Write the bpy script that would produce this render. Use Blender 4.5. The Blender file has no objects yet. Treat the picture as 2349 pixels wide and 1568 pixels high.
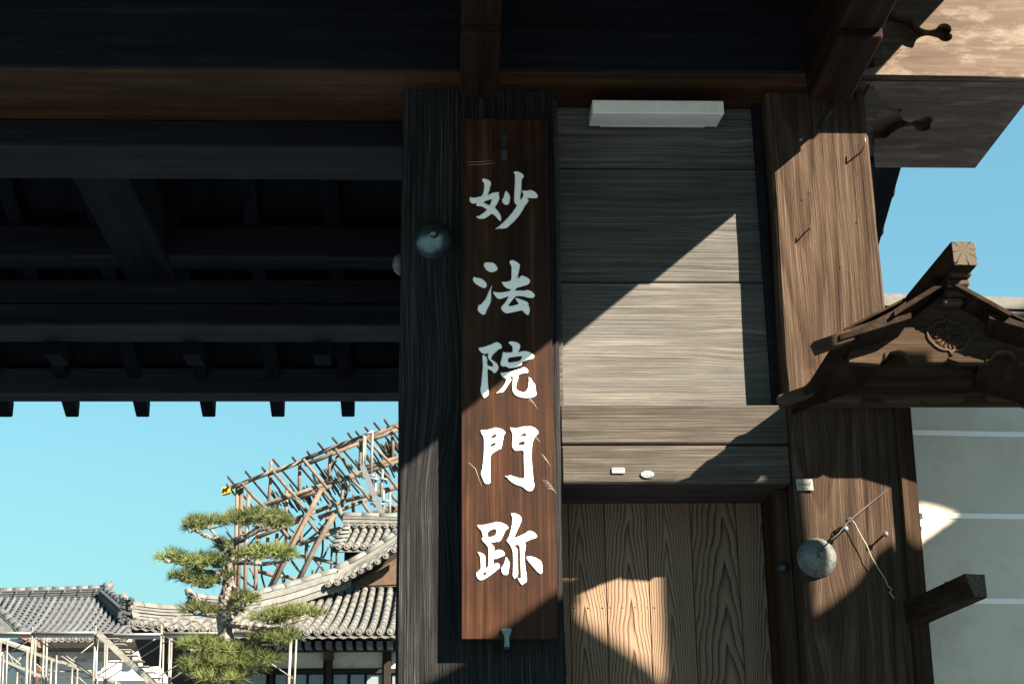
import bpy, bmesh, math, random
from mathutils import Vector, Matrix, geometry, noise as mnoise
R_ = math.radians
random.seed(7)
sc = bpy.context.scene
COL = sc.collection

# ------------------------------------------------------------ camera, sky, sun, exposure
PITCH, ROLL, YAW = R_(18.6), R_(.66), R_(2.3)
CAM = Vector((0, -5.8, 1.6))
CR = Matrix.Rotation(-YAW, 3, 'Z') @ Matrix.Rotation(math.pi/2 + PITCH, 3, 'X') @ Matrix.Rotation(-ROLL, 3, 'Z')
cd = bpy.data.cameras.new('camera'); cam = bpy.data.objects.new('camera', cd); COL.objects.link(cam)
cam.matrix_world = Matrix.Translation(CAM) @ CR.to_4x4()
cd.sensor_width = 36; cd.lens = 52.2; cd.clip_start = .05; cd.clip_end = 3000
sc.camera = cam
SUN = Vector((1, -1, .85)).normalized()
wd = bpy.data.worlds.new('World'); sc.world = wd; wd.use_nodes = True
nt = wd.node_tree; bg = nt.nodes['Background']
sky = nt.nodes.new('ShaderNodeTexSky'); sky.sky_type = 'NISHITA'; sky.sun_disc = False
sky.sun_elevation = math.asin(SUN.z); sky.sun_rotation = math.atan2(SUN.x, SUN.y)
sky.altitude = 0; sky.air_density = 2.0; sky.dust_density = 1.2; sky.ozone_density = 1.2
tint = nt.nodes.new('ShaderNodeMix'); tint.data_type = 'RGBA'; tint.blend_type = 'MULTIPLY'
tint.inputs[0].default_value = 1; tint.inputs[7].default_value = (.39, .77, .94, 1)
gm = nt.nodes.new('ShaderNodeGamma'); gm.inputs[1].default_value = .6
nt.links.new(sky.outputs[0], gm.inputs[0]); nt.links.new(gm.outputs[0], tint.inputs[6]); nt.links.new(tint.outputs[2], bg.inputs[0])
bg.inputs[1].default_value = .058
sl = bpy.data.lights.new('sun', 'SUN'); sl.energy = 5.0; sl.angle = R_(.53); sl.color = (1, .84, .64)
so = bpy.data.objects.new('sun', sl); COL.objects.link(so)
so.rotation_euler = SUN.to_track_quat('Z', 'Y').to_euler(); so.location = (20, -20, 20)
sc.view_settings.view_transform = 'Standard'; sc.view_settings.look = 'None'
sc.view_settings.gamma = 1; sc.view_settings.use_curve_mapping = False
sc.view_settings.exposure = 2.65

# ------------------------------------------------------------ helpers
FD = 5800/4000*2349
def ray(px, py):
    return CR @ Vector(((px-1174.5)/FD, -(py-784)/FD, -1))
def W(px, py, y):            # the world point on the plane y = const that the photograph shows at (px, py)
    d = ray(px, py); return CAM + d*((y-CAM.y)/d.y)
WL = {}
def reg(o, parent, wl):
    COL.objects.link(o); WL[o.name] = Vector(wl)
    if parent: o.parent = parent; o.location = Vector(wl) - WL[parent.name]
    else: o.location = wl
    return o
def thing(name, label, cat, loc=(0, 0, 0), group=None):
    o = bpy.data.objects.new(name, None); o.empty_display_size = .1
    reg(o, None, loc); return tag(o, label, cat, group)
def tag(o, label=None, cat=None, group=None, kind=None):
    if label: o['label'] = label
    if cat: o['category'] = cat
    if group: o['group'] = group
    if kind: o['kind'] = kind
    return o
def mk(name, vs, fs, mat, parent=None, smooth=False, loc=None):
    vs = [Vector(v) for v in vs]
    if loc is None:
        lo = [min(v[i] for v in vs) for i in range(3)]; hi = [max(v[i] for v in vs) for i in range(3)]
        loc = Vector([(a+b)/2 for a, b in zip(lo, hi)])
    loc = Vector(loc)
    me = bpy.data.meshes.new(name); me.from_pydata([v-loc for v in vs], [], fs)
    if mat: me.materials.append(mat)
    if smooth: me.polygons.foreach_set('use_smooth', [True]*len(me.polygons))
    me.update()
    return reg(bpy.data.objects.new(name, me), parent, loc)
def bevel(o, w, seg=1):
    bm = bmesh.new(); bm.from_mesh(o.data)
    bmesh.ops.recalc_face_normals(bm, faces=bm.faces)
    es = [e for e in bm.edges if len(e.link_faces) == 2 and e.calc_face_angle(0) > .5]
    bmesh.ops.bevel(bm, geom=es, offset=w, segments=seg, affect='EDGES', profile=.5, clamp_overlap=True)
    bm.to_mesh(o.data); bm.free(); return o
BF = [(0, 3, 2, 1), (4, 5, 6, 7), (0, 1, 5, 4), (1, 2, 6, 5), (2, 3, 7, 6), (3, 0, 4, 7)]
def box(name, x0, x1, y0, y1, z0, z1, mat, parent=None, bv=.004):
    o = mk(name, [(x0, y0, z0), (x1, y0, z0), (x1, y1, z0), (x0, y1, z0), (x0, y0, z1), (x1, y0, z1), (x1, y1, z1), (x0, y1, z1)], BF, mat, parent)
    return bevel(o, bv) if bv else o
def hexa(name, p, mat, parent=None, bv=0):
    o = mk(name, p, BF, mat, parent); return bevel(o, bv) if bv else o
def bar(name, p, q, w, h, mat, parent=None, up=(0, 0, 1), bv=0):      # straight squared bar from p to q
    p, q = Vector(p), Vector(q); d = (q-p).normalized(); s = d.cross(Vector(up)).normalized(); u = s.cross(d)
    vs = [b + s*a*w/2 + u*c*h/2 for b, c in ((p, -1),) for a in ()]
    vs = [p-s*w/2-u*h/2, p+s*w/2-u*h/2, q+s*w/2-u*h/2, q-s*w/2-u*h/2, p-s*w/2+u*h/2, p+s*w/2+u*h/2, q+s*w/2+u*h/2, q-s*w/2+u*h/2]
    return hexa(name, vs, mat, parent, bv)
def tubegeo(pts, rs, n=8, cap=True):
    pts = [Vector(p) for p in pts]
    if not hasattr(rs, '__len__'): rs = [rs]*len(pts)
    vs, fs = [], []; ref = None
    for i, p in enumerate(pts):
        d = (pts[min(i+1, len(pts)-1)] - pts[max(i-1, 0)]).normalized()
        if ref is None: ref = Vector((0, 0, 1)) if abs(d.z) < .9 else Vector((1, 0, 0))
        s = d.cross(ref).normalized(); u = s.cross(d).normalized(); ref = u
        for k in range(n):
            a = 2*math.pi*k/n; vs.append(p + (s*math.cos(a)+u*math.sin(a))*rs[i])
    for i in range(len(pts)-1):
        for k in range(n):
            a, b = i*n+k, i*n+(k+1) % n; fs.append((a, b, b+n, a+n))
    if cap: fs += [tuple(range(n))[::-1], tuple(range(len(vs)-n, len(vs)))]
    return vs, fs
def tube(name, pts, rs, mat, parent=None, n=8, smooth=True):
    vs, fs = tubegeo(pts, rs, n); o = mk(name, vs, fs, mat, parent)
    if smooth:
        for p in o.data.polygons: p.use_smooth = len(p.vertices) == 4
    return o
def join(name, parts, mat, parent=None, smooth=False):
    vs, fs = [], []
    for v, f in parts:
        n = len(vs); vs += list(v); fs += [tuple(i+n for i in q) for q in f]
    return mk(name, vs, fs, mat, parent, smooth)
def boxgeo(x0, x1, y0, y1, z0, z1):
    return [(x0, y0, z0), (x1, y0, z0), (x1, y1, z0), (x0, y1, z0), (x0, y0, z1), (x1, y0, z1), (x1, y1, z1), (x0, y1, z1)], BF
def lathe(name, c, prof, mat, parent=None, n=28, axis=(0, -1, 0)):    # prof: (radius, distance along axis)
    ax = Vector(axis).normalized(); s = ax.cross(Vector((0, 0, 1))).normalized(); u = s.cross(ax); c = Vector(c)
    vs, fs = [], []
    for r, h in prof:
        for k in range(n):
            a = 2*math.pi*k/n; vs.append(c + ax*h + (s*math.cos(a)+u*math.sin(a))*r)
    for i in range(len(prof)-1):
        for k in range(n):
            a, b = i*n+k, i*n+(k+1) % n; fs.append((a, b, b+n, a+n))
    fs.append(tuple(range(len(vs)-n, len(vs)))); fs.append(tuple(range(n))[::-1])
    return mk(name, vs, fs, mat, parent, True)
def smooth_poly(p, it=1):
    for _ in range(it):
        q = []
        for i in range(len(p)):
            a, b = p[i], p[(i+1) % len(p)]
            q += [(a[0]*.78+b[0]*.22, a[1]*.78+b[1]*.22), (a[0]*.22+b[0]*.78, a[1]*.22+b[1]*.78)]
        p = q
    return p
def plate(name, loops, y0, y1, mat, parent=None, bv=0):              # outlines (x,z), holes allowed, extruded from y0 (front) to y1
    cu = bpy.data.curves.new(name, 'CURVE'); cu.dimensions = '2D'; cu.fill_mode = 'BOTH'
    cx = sum(p[0] for p in loops[0])/len(loops[0]); cz = sum(p[1] for p in loops[0])/len(loops[0])
    for lp in loops:
        sp = cu.splines.new('POLY'); sp.points.add(len(lp)-1); sp.use_cyclic_u = True
        for i, (x, z) in enumerate(lp): sp.points[i].co = (x-cx, z-cz, 0, 1)
    cu.extrude = abs(y1-y0)/2 - bv; cu.bevel_depth = bv; cu.bevel_resolution = 0; cu.offset = -bv
    t = bpy.data.objects.new('tmp', cu)
    me = bpy.data.meshes.new_from_object(t); bpy.data.objects.remove(t); bpy.data.curves.remove(cu)
    me.name = name; me.transform(Matrix.Rotation(math.pi/2, 4, 'X'))
    me.materials.clear(); me.materials.append(mat)
    return reg(bpy.data.objects.new(name, me), parent, (cx, (y0+y1)/2, cz))
def copy_of(o, parent, wl):
    c = o.copy(); return reg(c, parent, wl)

# ------------------------------------------------------------ materials
class NT:
    def __init__(s, name):
        s.m = bpy.data.materials.new(name); s.m.use_nodes = True; s.t = s.m.node_tree
        s.b = s.t.nodes['Principled BSDF']
    def n(s, typ, **kw):
        o = s.t.nodes.new('ShaderNode'+typ)
        for k, v in kw.items(): setattr(o, k, v)
        return o
    def put(s, sock, v):
        if isinstance(v, (int, float)): sock.default_value = v
        elif isinstance(v, (tuple, list)): sock.default_value = v
        else: s.t.links.new(v, sock)
    def m_(s, op, a, b=0, c=0, clamp=False):
        o = s.n('Math', operation=op, use_clamp=clamp)
        s.put(o.inputs[0], a); s.put(o.inputs[1], b); s.put(o.inputs[2], c); return o.outputs[0]
    def vec(s, x, y, z):
        o = s.n('CombineXYZ'); s.put(o.inputs[0], x); s.put(o.inputs[1], y); s.put(o.inputs[2], z); return o.outputs[0]
    def noise(s, v, scale=1, detail=2, rough=.55):
        o = s.n('TexNoise'); s.put(o.inputs['Vector'], v); o.inputs['Scale'].default_value = scale
        o.inputs['Detail'].default_value = detail; o.inputs['Roughness'].default_value = rough; return o.outputs[0]
    def ramp(s, f, stops, interp='LINEAR'):
        o = s.n('ValToRGB'); o.color_ramp.interpolation = interp; e = o.color_ramp.elements
        while len(e) < len(stops): e.new(.5)
        for i, (p, c) in enumerate(stops):
            e[i].position = p; e[i].color = tuple(c)+(1,) if len(c) == 3 else c
        s.put(o.inputs[0], f); return o.outputs[0]
    def mix(s, f, a, b, mode='MIX'):
        o = s.n('Mix', data_type='RGBA', blend_type=mode); s.put(o.inputs[0], f)
        s.put(o.inputs[6], a if not isinstance(a, tuple) or len(a) == 4 else a+(1,))
        s.put(o.inputs[7], b if not isinstance(b, tuple) or len(b) == 4 else b+(1,)); return o.outputs[2]
    def bump(s, h, strength=.5, dist=.01):
        o = s.n('Bump'); o.inputs['Strength'].default_value = strength; o.inputs['Distance'].default_value = dist
        s.put(o.inputs['Height'], h); s.put(s.b.inputs['Normal'], o.outputs[0])
    def out(s, col, rough=.8, spec=.3, metal=0):
        s.put(s.b.inputs['Base Color'], col); s.put(s.b.inputs['Roughness'], rough)
        s.b.inputs['Specular IOR Level'].default_value = spec; s.b.inputs['Metallic'].default_value = metal
        return s.m

def wood(name, dark, mid, light, axis='X', F=90, warp=.03, ring=0, rf=60, tilt=.12, oa=0, ob=.03, kfine=1.0,
         knots=(), stain=.35, stc=None, rough=.9, spec=.06, bump=.5, lo=.32, hi=.7, aspect=45, ncoarse=.5, alb=.29, ringw=.006, vee=0):
    t = NT(name)
    tc = t.n('TexCoord'); sp = t.n('SeparateXYZ'); t.put(sp.inputs[0], tc.outputs['Object'])
    X, Y, Z = sp.outputs
    L0, a, b = {'X': (X, Z, Y), 'Y': (Y, X, Z), 'Z': (Z, X, Y)}[axis]
    rnd = t.n('ObjectInfo').outputs['Random']
    L = t.m_('MULTIPLY_ADD', rnd, 37, L0)
    rb = t.m_('MULTIPLY', rnd, 9.7)
    w = t.noise(t.vec(t.m_('MULTIPLY', a, 3.5), t.m_('MULTIPLY_ADD', b, 3.5, rb), t.m_('MULTIPLY', L, 1.1)), 1, 2)
    a2 = t.m_('MULTIPLY_ADD', t.m_('SUBTRACT', w, .5), warp*2, a)
    for ka, kl, k, s in knots:
        da = t.m_('SUBTRACT', a, ka); dl = t.m_('SUBTRACT', L0, kl)
        d2 = t.m_('ADD', t.m_('MULTIPLY', t.m_('MULTIPLY', da, da), 1/s/s), t.m_('MULTIPLY', t.m_('MULTIPLY', dl, dl), 1/(s*1.7)**2))
        e = t.m_('EXPONENT', t.m_('MULTIPLY', d2, -1))
        a2 = t.m_('SUBTRACT', a2, t.m_('MULTIPLY', t.m_('MULTIPLY', da, e), k))
    f1 = t.noise(t.vec(t.m_('MULTIPLY', a2, F), t.m_('MULTIPLY_ADD', b, F, rb), t.m_('MULTIPLY', L, F/aspect)), 1, 6, .68)
    f2 = t.noise(t.vec(t.m_('MULTIPLY', a2, F*.22), t.m_('MULTIPLY_ADD', b, F*.22, rb), t.m_('MULTIPLY', L, F*.22/aspect*1.6)), 1, 3)
    fac = t.m_('ADD', t.m_('MULTIPLY', f1, kfine*(1-ncoarse)), t.m_('MULTIPLY', f2, kfine*ncoarse))
    if ring:
        n2 = t.noise(t.vec(t.m_('MULTIPLY', a, 14), t.m_('MULTIPLY', b, 14), t.m_('MULTIPLY', L, 2.2)), 1, 2)
        n3 = t.noise(t.vec(t.m_('MULTIPLY', a, 60), rb, t.m_('MULTIPLY', L, 9)), 1, 2)
        ra = t.m_('ADD', a2, t.m_('MULTIPLY_ADD', t.m_('FRACT', t.m_('MULTIPLY', rnd, 7.31)), .08, oa-.04))
        rz = t.m_('ADD', t.m_('MULTIPLY_ADD', L0, tilt, ob), t.m_('MULTIPLY', t.m_('SUBTRACT', n2, .5), .03))
        rz = t.m_('ADD', t.m_('ADD', rz, t.m_('MULTIPLY_ADD', rnd, .12, -.06)), b)
        r = t.m_('SQRT', t.m_('ADD', t.m_('MULTIPLY', ra, ra), t.m_('MULTIPLY', rz, rz)))
        if vee: r = t.m_('ADD', t.m_('MULTIPLY', t.m_('POWER', t.m_('ABSOLUTE', t.m_('ADD', ra, t.m_('MULTIPLY', t.m_('SUBTRACT', t.noise(t.vec(rb, 1.5, t.m_('MULTIPLY', L, 2.6)), 1, 3), .5), .07))), 1.3), t.m_('MULTIPLY_ADD', t.m_('FRACT', t.m_('MULTIPLY', rnd, 17.7)), 4.5, 1.6)), t.m_('ADD', rz, t.m_('MULTIPLY', rnd, 3)))
        r = t.m_('ADD', r, t.m_('MULTIPLY', t.m_('SUBTRACT', n3, .5), ringw))
        fr = t.m_('FRACT', t.m_('MULTIPLY', r, rf))
        saw = t.m_('MULTIPLY', t.m_('POWER', fr, 2.4), t.m_('SUBTRACT', 1, t.m_('POWER', fr, 14)))
        fac = t.m_('SUBTRACT', fac, t.m_('MULTIPLY', t.m_('SUBTRACT', saw, .3), ring))
    dark, mid, light = (tuple(c*alb for c in q) for q in (dark, mid, light)); stc = tuple(c*alb for c in stc) if stc else None
    col = t.ramp(fac, [(lo, dark), ((lo+hi)/2, mid), (hi, light)])
    st = t.noise(t.vec(t.m_('MULTIPLY', a, 5), t.m_('MULTIPLY_ADD', b, 5, rb), t.m_('MULTIPLY', L, 1.6)), 1, 4, .65)
    s2 = t.m_('MULTIPLY', t.m_('SMOOTHSTEP' if False else 'MULTIPLY', t.m_('SUBTRACT', st, .42, clamp=True), 3.2, clamp=True), stain, clamp=True)
    col = t.mix(s2, col, stc or tuple(c*.55 for c in dark))
    # each piece a little lighter or darker than the next
    hs = t.n('HueSaturation'); t.put(hs.inputs['Value'], t.m_('MULTIPLY_ADD', rnd, .3, .85)); t.put(hs.inputs['Color'], col)
    t.bump(fac, bump, .012)
    rg = t.m_('MULTIPLY_ADD', st, .25, rough-.12, clamp=True)
    return t.out(hs.outputs[0], rg, spec)

def plain(name, col, rough=.7, spec=.3, metal=0, var=.25, scale=8, bump=0, bscale=60, dirt=None, dk=.5):
    t = NT(name); tc = t.n('TexCoord').outputs['Object']
    rnd = t.n('ObjectInfo').outputs['Random']
    v = t.n('VectorMath', operation='ADD'); t.put(v.inputs[0], tc); t.put(v.inputs[1], t.vec(t.m_('MULTIPLY', rnd, 13), rnd, rnd)); v = v.outputs[0]
    n = t.noise(v, scale, 5, .65)
    c = t.ramp(n, [(.3, tuple(x*(1-var) for x in col)), (.7, tuple(min(1, x*(1+var)) for x in col))])
    if dirt:
        n2 = t.noise(v, scale*2.7, 6, .7)
        c = t.mix(t.m_('MULTIPLY', t.m_('SUBTRACT', n2, .5, clamp=True), dk*8, clamp=True), c, dirt)
    hs = t.n('HueSaturation'); t.put(hs.inputs['Value'], t.m_('MULTIPLY_ADD', rnd, var*1.2, 1-var*.6)); t.put(hs.inputs['Color'], c)
    if bump: t.bump(t.noise(v, bscale, 4, .6), bump, .01)
    return t.out(hs.outputs[0], rough, spec, metal)

M = {}
# weathered gate timber
M['post'] = wood('weathered post wood', (.010, .012, .016), (.064, .067, .074), (.31, .30, .295), 'Z', F=190, warp=.014,
                 knots=((-.10, -.87, .75, .11), (-.05, .55, .5, .13), (.12, -1.6, .7, .1), (.02, 1.05, -.4, .2)), stain=.25, bump=1.0, lo=.33, hi=.72, aspect=110, ncoarse=.20, alb=0.255)
M['postr'] = wood('red brown post wood', (.05, .032, .025), (.22, .15, .108), (.50, .37, .285), 'Z', F=170, warp=.018, ring=.14, rf=26, tilt=.07, oa=.12, ob=.05,
                  knots=((-.13, .05, .8, .1), (-.16, .75, .7, .09), (-.10, -.95, .8, .13), (.09, -1.2, .6, .1)), stain=.55, stc=(.07, .05, .042), bump=.9, lo=.30, hi=.72, aspect=85, ncoarse=.25, alb=0.214)
M['panel'] = wood('weathered panel wood', (.055, .060, .066), (.26, .258, .25), (.62, .60, .56), 'X', F=190, warp=.008, ring=.05, rf=30, tilt=.03, ob=.1,
                  knots=((.02, .30, .45, .08),), stain=.4, stc=(.085, .078, .07), bump=.7, lo=.29, hi=.74, aspect=95, ncoarse=.20, alb=.33)
M['lintel'] = wood('weathered lintel wood', (.045, .044, .043), (.22, .20, .18), (.54, .50, .44), 'X', F=190, warp=.006, stain=.55, stc=(.07, .058, .05), bump=.7, lo=.29, hi=.74, aspect=85, ncoarse=.2)
M['door'] = wood('cedar door wood', (.055, .031, .021), (.22, .142, .097), (.45, .33, .24), 'Z', F=170, warp=.010, ring=.62, rf=34, tilt=.17, ob=.06, kfine=.45, ncoarse=.3,
                 stain=.15, bump=.3, lo=-.28, hi=.42, aspect=110, ringw=.006, vee=1, alb=0.42)
M['beam'] = wood('shade toned beam wood', (.008, .0105, .017), (.026, .032, .048), (.07, .08, .10), 'X', F=80, warp=.02, stain=.4, stc=(.014, .010, .008), bump=.45, rough=.7, spec=.1, lo=.3, hi=.75, alb=0.300)  # blue-black base colour carries the tone of beams that stay in shade
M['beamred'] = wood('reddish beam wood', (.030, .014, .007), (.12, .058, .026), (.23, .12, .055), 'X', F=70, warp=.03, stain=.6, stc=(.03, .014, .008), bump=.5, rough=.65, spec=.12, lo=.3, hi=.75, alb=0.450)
def worn_nose():
    m = wood('patchy beam end wood', (.09, .05, .03), (.25, .155, .10), (.48, .35, .27), 'X', F=60, warp=.03, stain=.4, stc=(.07, .04, .025), bump=.2, rough=.6, spec=.15, lo=.3, hi=.72, aspect=22, ncoarse=.5, alb=.24)
    t = NT.__new__(NT); t.m = m; t.t = m.node_tree; t.b = t.t.nodes['Principled BSDF']
    src = t.b.inputs['Base Color'].links[0].from_socket
    sp = t.n('SeparateXYZ'); t.put(sp.inputs[0], t.n('TexCoord').outputs['Object']); x, y, z = sp.outputs
    v = t.vec(t.m_('MULTIPLY', x, 3.2), t.m_('MULTIPLY', y, 9), t.m_('MULTIPLY', z, 9))
    n = t.noise(v, 1, 6, .68); n2 = t.noise(v, 2.3, 6, .7)
    f = t.m_('MULTIPLY', t.m_('SUBTRACT', n, .50, clamp=True), 9, clamp=True); g = t.m_('MULTIPLY', t.m_('SUBTRACT', n2, .53, clamp=True), 8, clamp=True)
    c = t.mix(t.m_('MULTIPLY', f, .5), src, (.17, .145, .12)); c = t.mix(t.m_('MULTIPLY', g, .5), c, (.030, .018, .012))
    t.put(t.b.inputs['Base Color'], c); return m
M['nose'] = worn_nose()
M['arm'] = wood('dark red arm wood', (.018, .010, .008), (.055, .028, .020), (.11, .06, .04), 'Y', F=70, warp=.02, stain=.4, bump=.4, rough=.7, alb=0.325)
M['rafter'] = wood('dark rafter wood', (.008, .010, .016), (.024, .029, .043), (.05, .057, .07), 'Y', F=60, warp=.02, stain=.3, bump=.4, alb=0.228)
M['board'] = wood('varnished sign wood', (.04, .014, .008), (.19, .070, .030), (.50, .22, .10), 'Z', F=150, warp=.006, ring=.08, rf=22, tilt=.02, ob=.05, stain=.95, stc=(.022, .012, .011),
                  bump=.10, rough=.55, spec=.12, lo=.33, hi=.70, aspect=80, ncoarse=.45, alb=.142)
M['hood'] = wood('hood plank wood', (.030, .019, .014), (.11, .068, .048), (.24, .16, .115), 'Y', F=90, warp=.015, stain=.35, bump=.5, rough=.75, alb=0.156)
M['hoodx'] = wood('hood gable wood', (.055, .036, .025), (.19, .125, .085), (.36, .25, .18), 'X', F=100, warp=.02, stain=.4, bump=.5, rough=.75, alb=0.257)
M['hoodz'] = wood('hood post wood', (.035, .020, .014), (.15, .09, .058), (.30, .19, .125), 'Z', F=100, warp=.012, stain=.35, bump=.5, rough=.75, alb=0.196)
def endgrain():
    t = NT('cracked end grain'); tc = t.n('TexCoord').outputs['Object']; sp = t.n('SeparateXYZ'); t.put(sp.inputs[0], tc)
    x, y, z = sp.outputs
    r = t.m_('SQRT', t.m_('ADD', t.m_('MULTIPLY', x, x), t.m_('MULTIPLY', z, z)))
    n = t.noise(tc, 40, 3); rr = t.m_('FRACT', t.m_('MULTIPLY', t.m_('MULTIPLY_ADD', n, .012, r), 130))
    an = t.m_('ARCTAN2', z, x)
    cr = t.m_('LESS_THAN', t.m_('ABSOLUTE', t.m_('SUBTRACT', t.m_('FRACT', t.m_('MULTIPLY', t.m_('MULTIPLY_ADD', n, .5, an), 8/6.283)), .5)), .045)
    c = t.ramp(rr, [(0, (.10, .088, .07)), (.7, (.055, .047, .036)), (1, (.022, .018, .015))])
    c = t.mix(cr, c, (.004, .004, .004)); t.bump(t.m_('SUBTRACT', 1, cr), .6, .006); return t.out(c, .9, .1)
M['end'] = endgrain()
M['iron'] = plain('dark iron', (0.02, 0.028, 0.032), .45, .5, .6, .4, 30, .3, 120)
M['bossd'] = plain('dark bronze patina', (.09, .14, .16), .32, .5, .85, .45, 14, .12, 60, dirt=(.16, .15, .13), dk=.5)
M['bossl'] = plain('grey worn bronze', (.10, .11, .115), .55, .4, .25, .35, 22, .5, 50, dirt=(.04, .035, .028), dk=.8)
M['white'] = plain('white lettering paint', (.84, .84, .82), .6, .3, 0, .05, 30, .25, 90, dirt=(.55, .45, .30), dk=.16)
M['plastic'] = plain('yellowed lamp cover', (.84, .82, .76), .45, .4, 0, .05, 10, dirt=(.35, .3, .25), dk=.12)
M['paper'] = plain('pale sticker', (.22, .24, .24), .6, .3, 0, .06, 40)
M['tagm'] = plain('pale tag', (.20, .205, .195), .6, .3, 0, .1, 60, .3, 90)
M['ink'] = plain('faded ink', (.03, .04, .045), .7)
M['inklight'] = plain('faded blue print', (.07, .11, .14), .7)
M['string'] = plain('pale string', (0.3, 0.28, 0.25), .9)
M['wire'] = plain('dark wire', (.03, .03, .035), .6, .4, .3)
M['brass'] = plain('small brass nail', (0.15, 0.11, 0.06), .4, .5, .8)
M['plaster'] = plain('grey beige plaster', (.60, .56, .49), .95, .1, 0, .09, 1.6, .5, 200, dirt=(.45, .42, .37), dk=.45)
M['wline'] = plain('white plaster line', (.82, .82, .80), .9, .1, 0, .03)
M['tile'] = plain('weathered roof tile', (.075, .078, .078), .75, .3, 0, .28, 5, .3, 30, dirt=(0.19, 0.185, 0.155), dk=.35)
M['tilew'] = plain('pale lichen tile', (.092, .096, .096), .8, .25, 0, .25, 6, .3, 30, dirt=(0.07, 0.07, 0.068), dk=.3)
M['tiled'] = plain('grey roof tile', (.048, .054, .062), .7, .35, 0, .3, 4, .3, 30, dirt=(0.14, 0.14, 0.135), dk=.5)
M['tileb'] = plain('blue grey barrel tile', (.060, .068, .080), .6, .35, 0, .3, 7, .2, 30, dirt=(.12, .12, .118), dk=.5)
M['tiledk'] = plain('dark ridge tile', (.030, .038, .046), .7, .35, 0, .3, 9, .3, 30, dirt=(.10, .10, .10), dk=.25)
M['tilegap'] = plain('dark tile bed', (0.04, 0.04, 0.035), .9, .2, 0, .35, 8)
M['stucco'] = plain('cream stucco', (.40, .37, .31), .9, .1, 0, .06, 2, dirt=(0.14, 0.11, 0.08), dk=.25)
M['whitewall'] = plain('white stucco', (.52, .53, .52), .9, .1, 0, .04, 2)
M['hallwood'] = plain('dark hall timber', (0.012, 0.01, 0.009), .8, .2, 0, .3, 6)
M['gable'] = plain('brown gable boards', (0.055, 0.037, 0.025), .8, .2, 0, .3, 6)
M['gutter'] = plain('red brown gutter', (0.075, 0.03, 0.022), .6, .3, 0, .15, 4)
M['shoji'] = plain('frosted window pane', (0.11, 0.14, 0.16), .35, .5, 0, .08, 3)
M['steel'] = plain('galvanised steel', (0.16, 0.16, 0.15), .5, .5, .3, .2, 3, dirt=(0.1, 0.06, 0.035), dk=.25)
M['alu'] = plain('aluminium plank', (0.12, 0.135, 0.15), .4, .5, .5, .15, 5)
M['log'] = plain('debarked log', (.098, .078, .063), .85, .15, 0, .35, 2.5, .4, 12, dirt=(0.055, 0.04, 0.03), dk=.5)
M['logd'] = plain('dark pole', (0.03, 0.024, 0.02), .85, .15, 0, .4, 2, .4, 12)
M['bark'] = plain('pine bark', (.21, .185, .17), .95, .1, 0, .45, 9, 1.0, 16, dirt=(0.03, 0.025, 0.022), dk=.6)
M['needle'] = plain('pine needles', (.072, .090, .022), .6, .3, 0, .5, 3)
M['needle2'] = plain('darker pine needles', (.05, .066, .018), .6, .3, 0, .5, 3)  # darker tone scattered at random among the needles
M['yellow'] = plain('yellow tag', (0.26, 0.17, 0.01), .6)
M['ground'] = plain('dark gravel', (.095, .125, .16), .95, .1, 0, .2, 1.5, .3, 40)
M['leaf'] = plain('shade blocker leaf', (0.02, 0.03, 0.01), .7, .2, 0, .4, 6)

# ------------------------------------------------------------ ground
g = mk('ground', [(-700, -500, 0), (700, -500, 0), (700, 1500, 0), (-700, 1500, 0)], [(0, 1, 2, 3)], M['ground']); tag(g, kind='structure')

# ------------------------------------------------------------ the gate
gate = thing('temple_gate', 'large weathered timber temple gate filling the photograph, its side door on the right', 'gate', (.1, 0, 0))
def wpost(name, x0, x1, y0, y1, z0, z1, mat, wob, seed, n=60):
    vs, fs = [], []
    for i in range(n+1):
        z = z0+(z1-z0)*i/n
        def w(k, A=wob): return A*(mnoise.noise((z*1.3, seed+k*7.1, 0)) + .35*mnoise.noise((z*9, seed+k*7.1, 3)))
        c = .012
        xl, xr, yf = x0+w(0), x1+w(1), y0+w(2, .004)
        vs += [(xl+c, yf, z), (xr-c, yf, z), (xr, yf+c, z), (xr, y1, z), (xl, y1, z), (xl, yf+c, z)]
    for i in range(n):
        for k in range(6):
            a, b = i*6+k, i*6+(k+1) % 6; fs.append((a, b, b+6, a+6))
    fs += [(5, 4, 3, 2, 1, 0), tuple(n*6+k for k in range(6))]
    return mk(name, vs, fs, mat, gate)
lpost = wpost('post', -.23, .425, 0, .55, 0, 4.712, M['post'], .006, 1)
rpost = wpost('post', 1.362, 1.803, 0, .55, 0, 4.712, M['postr'], .010, 4)
wpost('post', -4.6, -3.95, 0, .55, 0, 4.712, M['post'], .006, 9)
lpost['label'] = 'dark grooved post behind the signboard'; rpost['label'] = 'sunlit reddish post with nails'
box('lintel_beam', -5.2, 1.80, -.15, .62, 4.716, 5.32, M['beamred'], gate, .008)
box('beam_front_shade', -5.2, 1.80, -.172, -.152, 4.718, 5.32, M['beam'], gate, .006)  # added thin board; its blue-black colour paints the shade on the beam front
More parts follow.
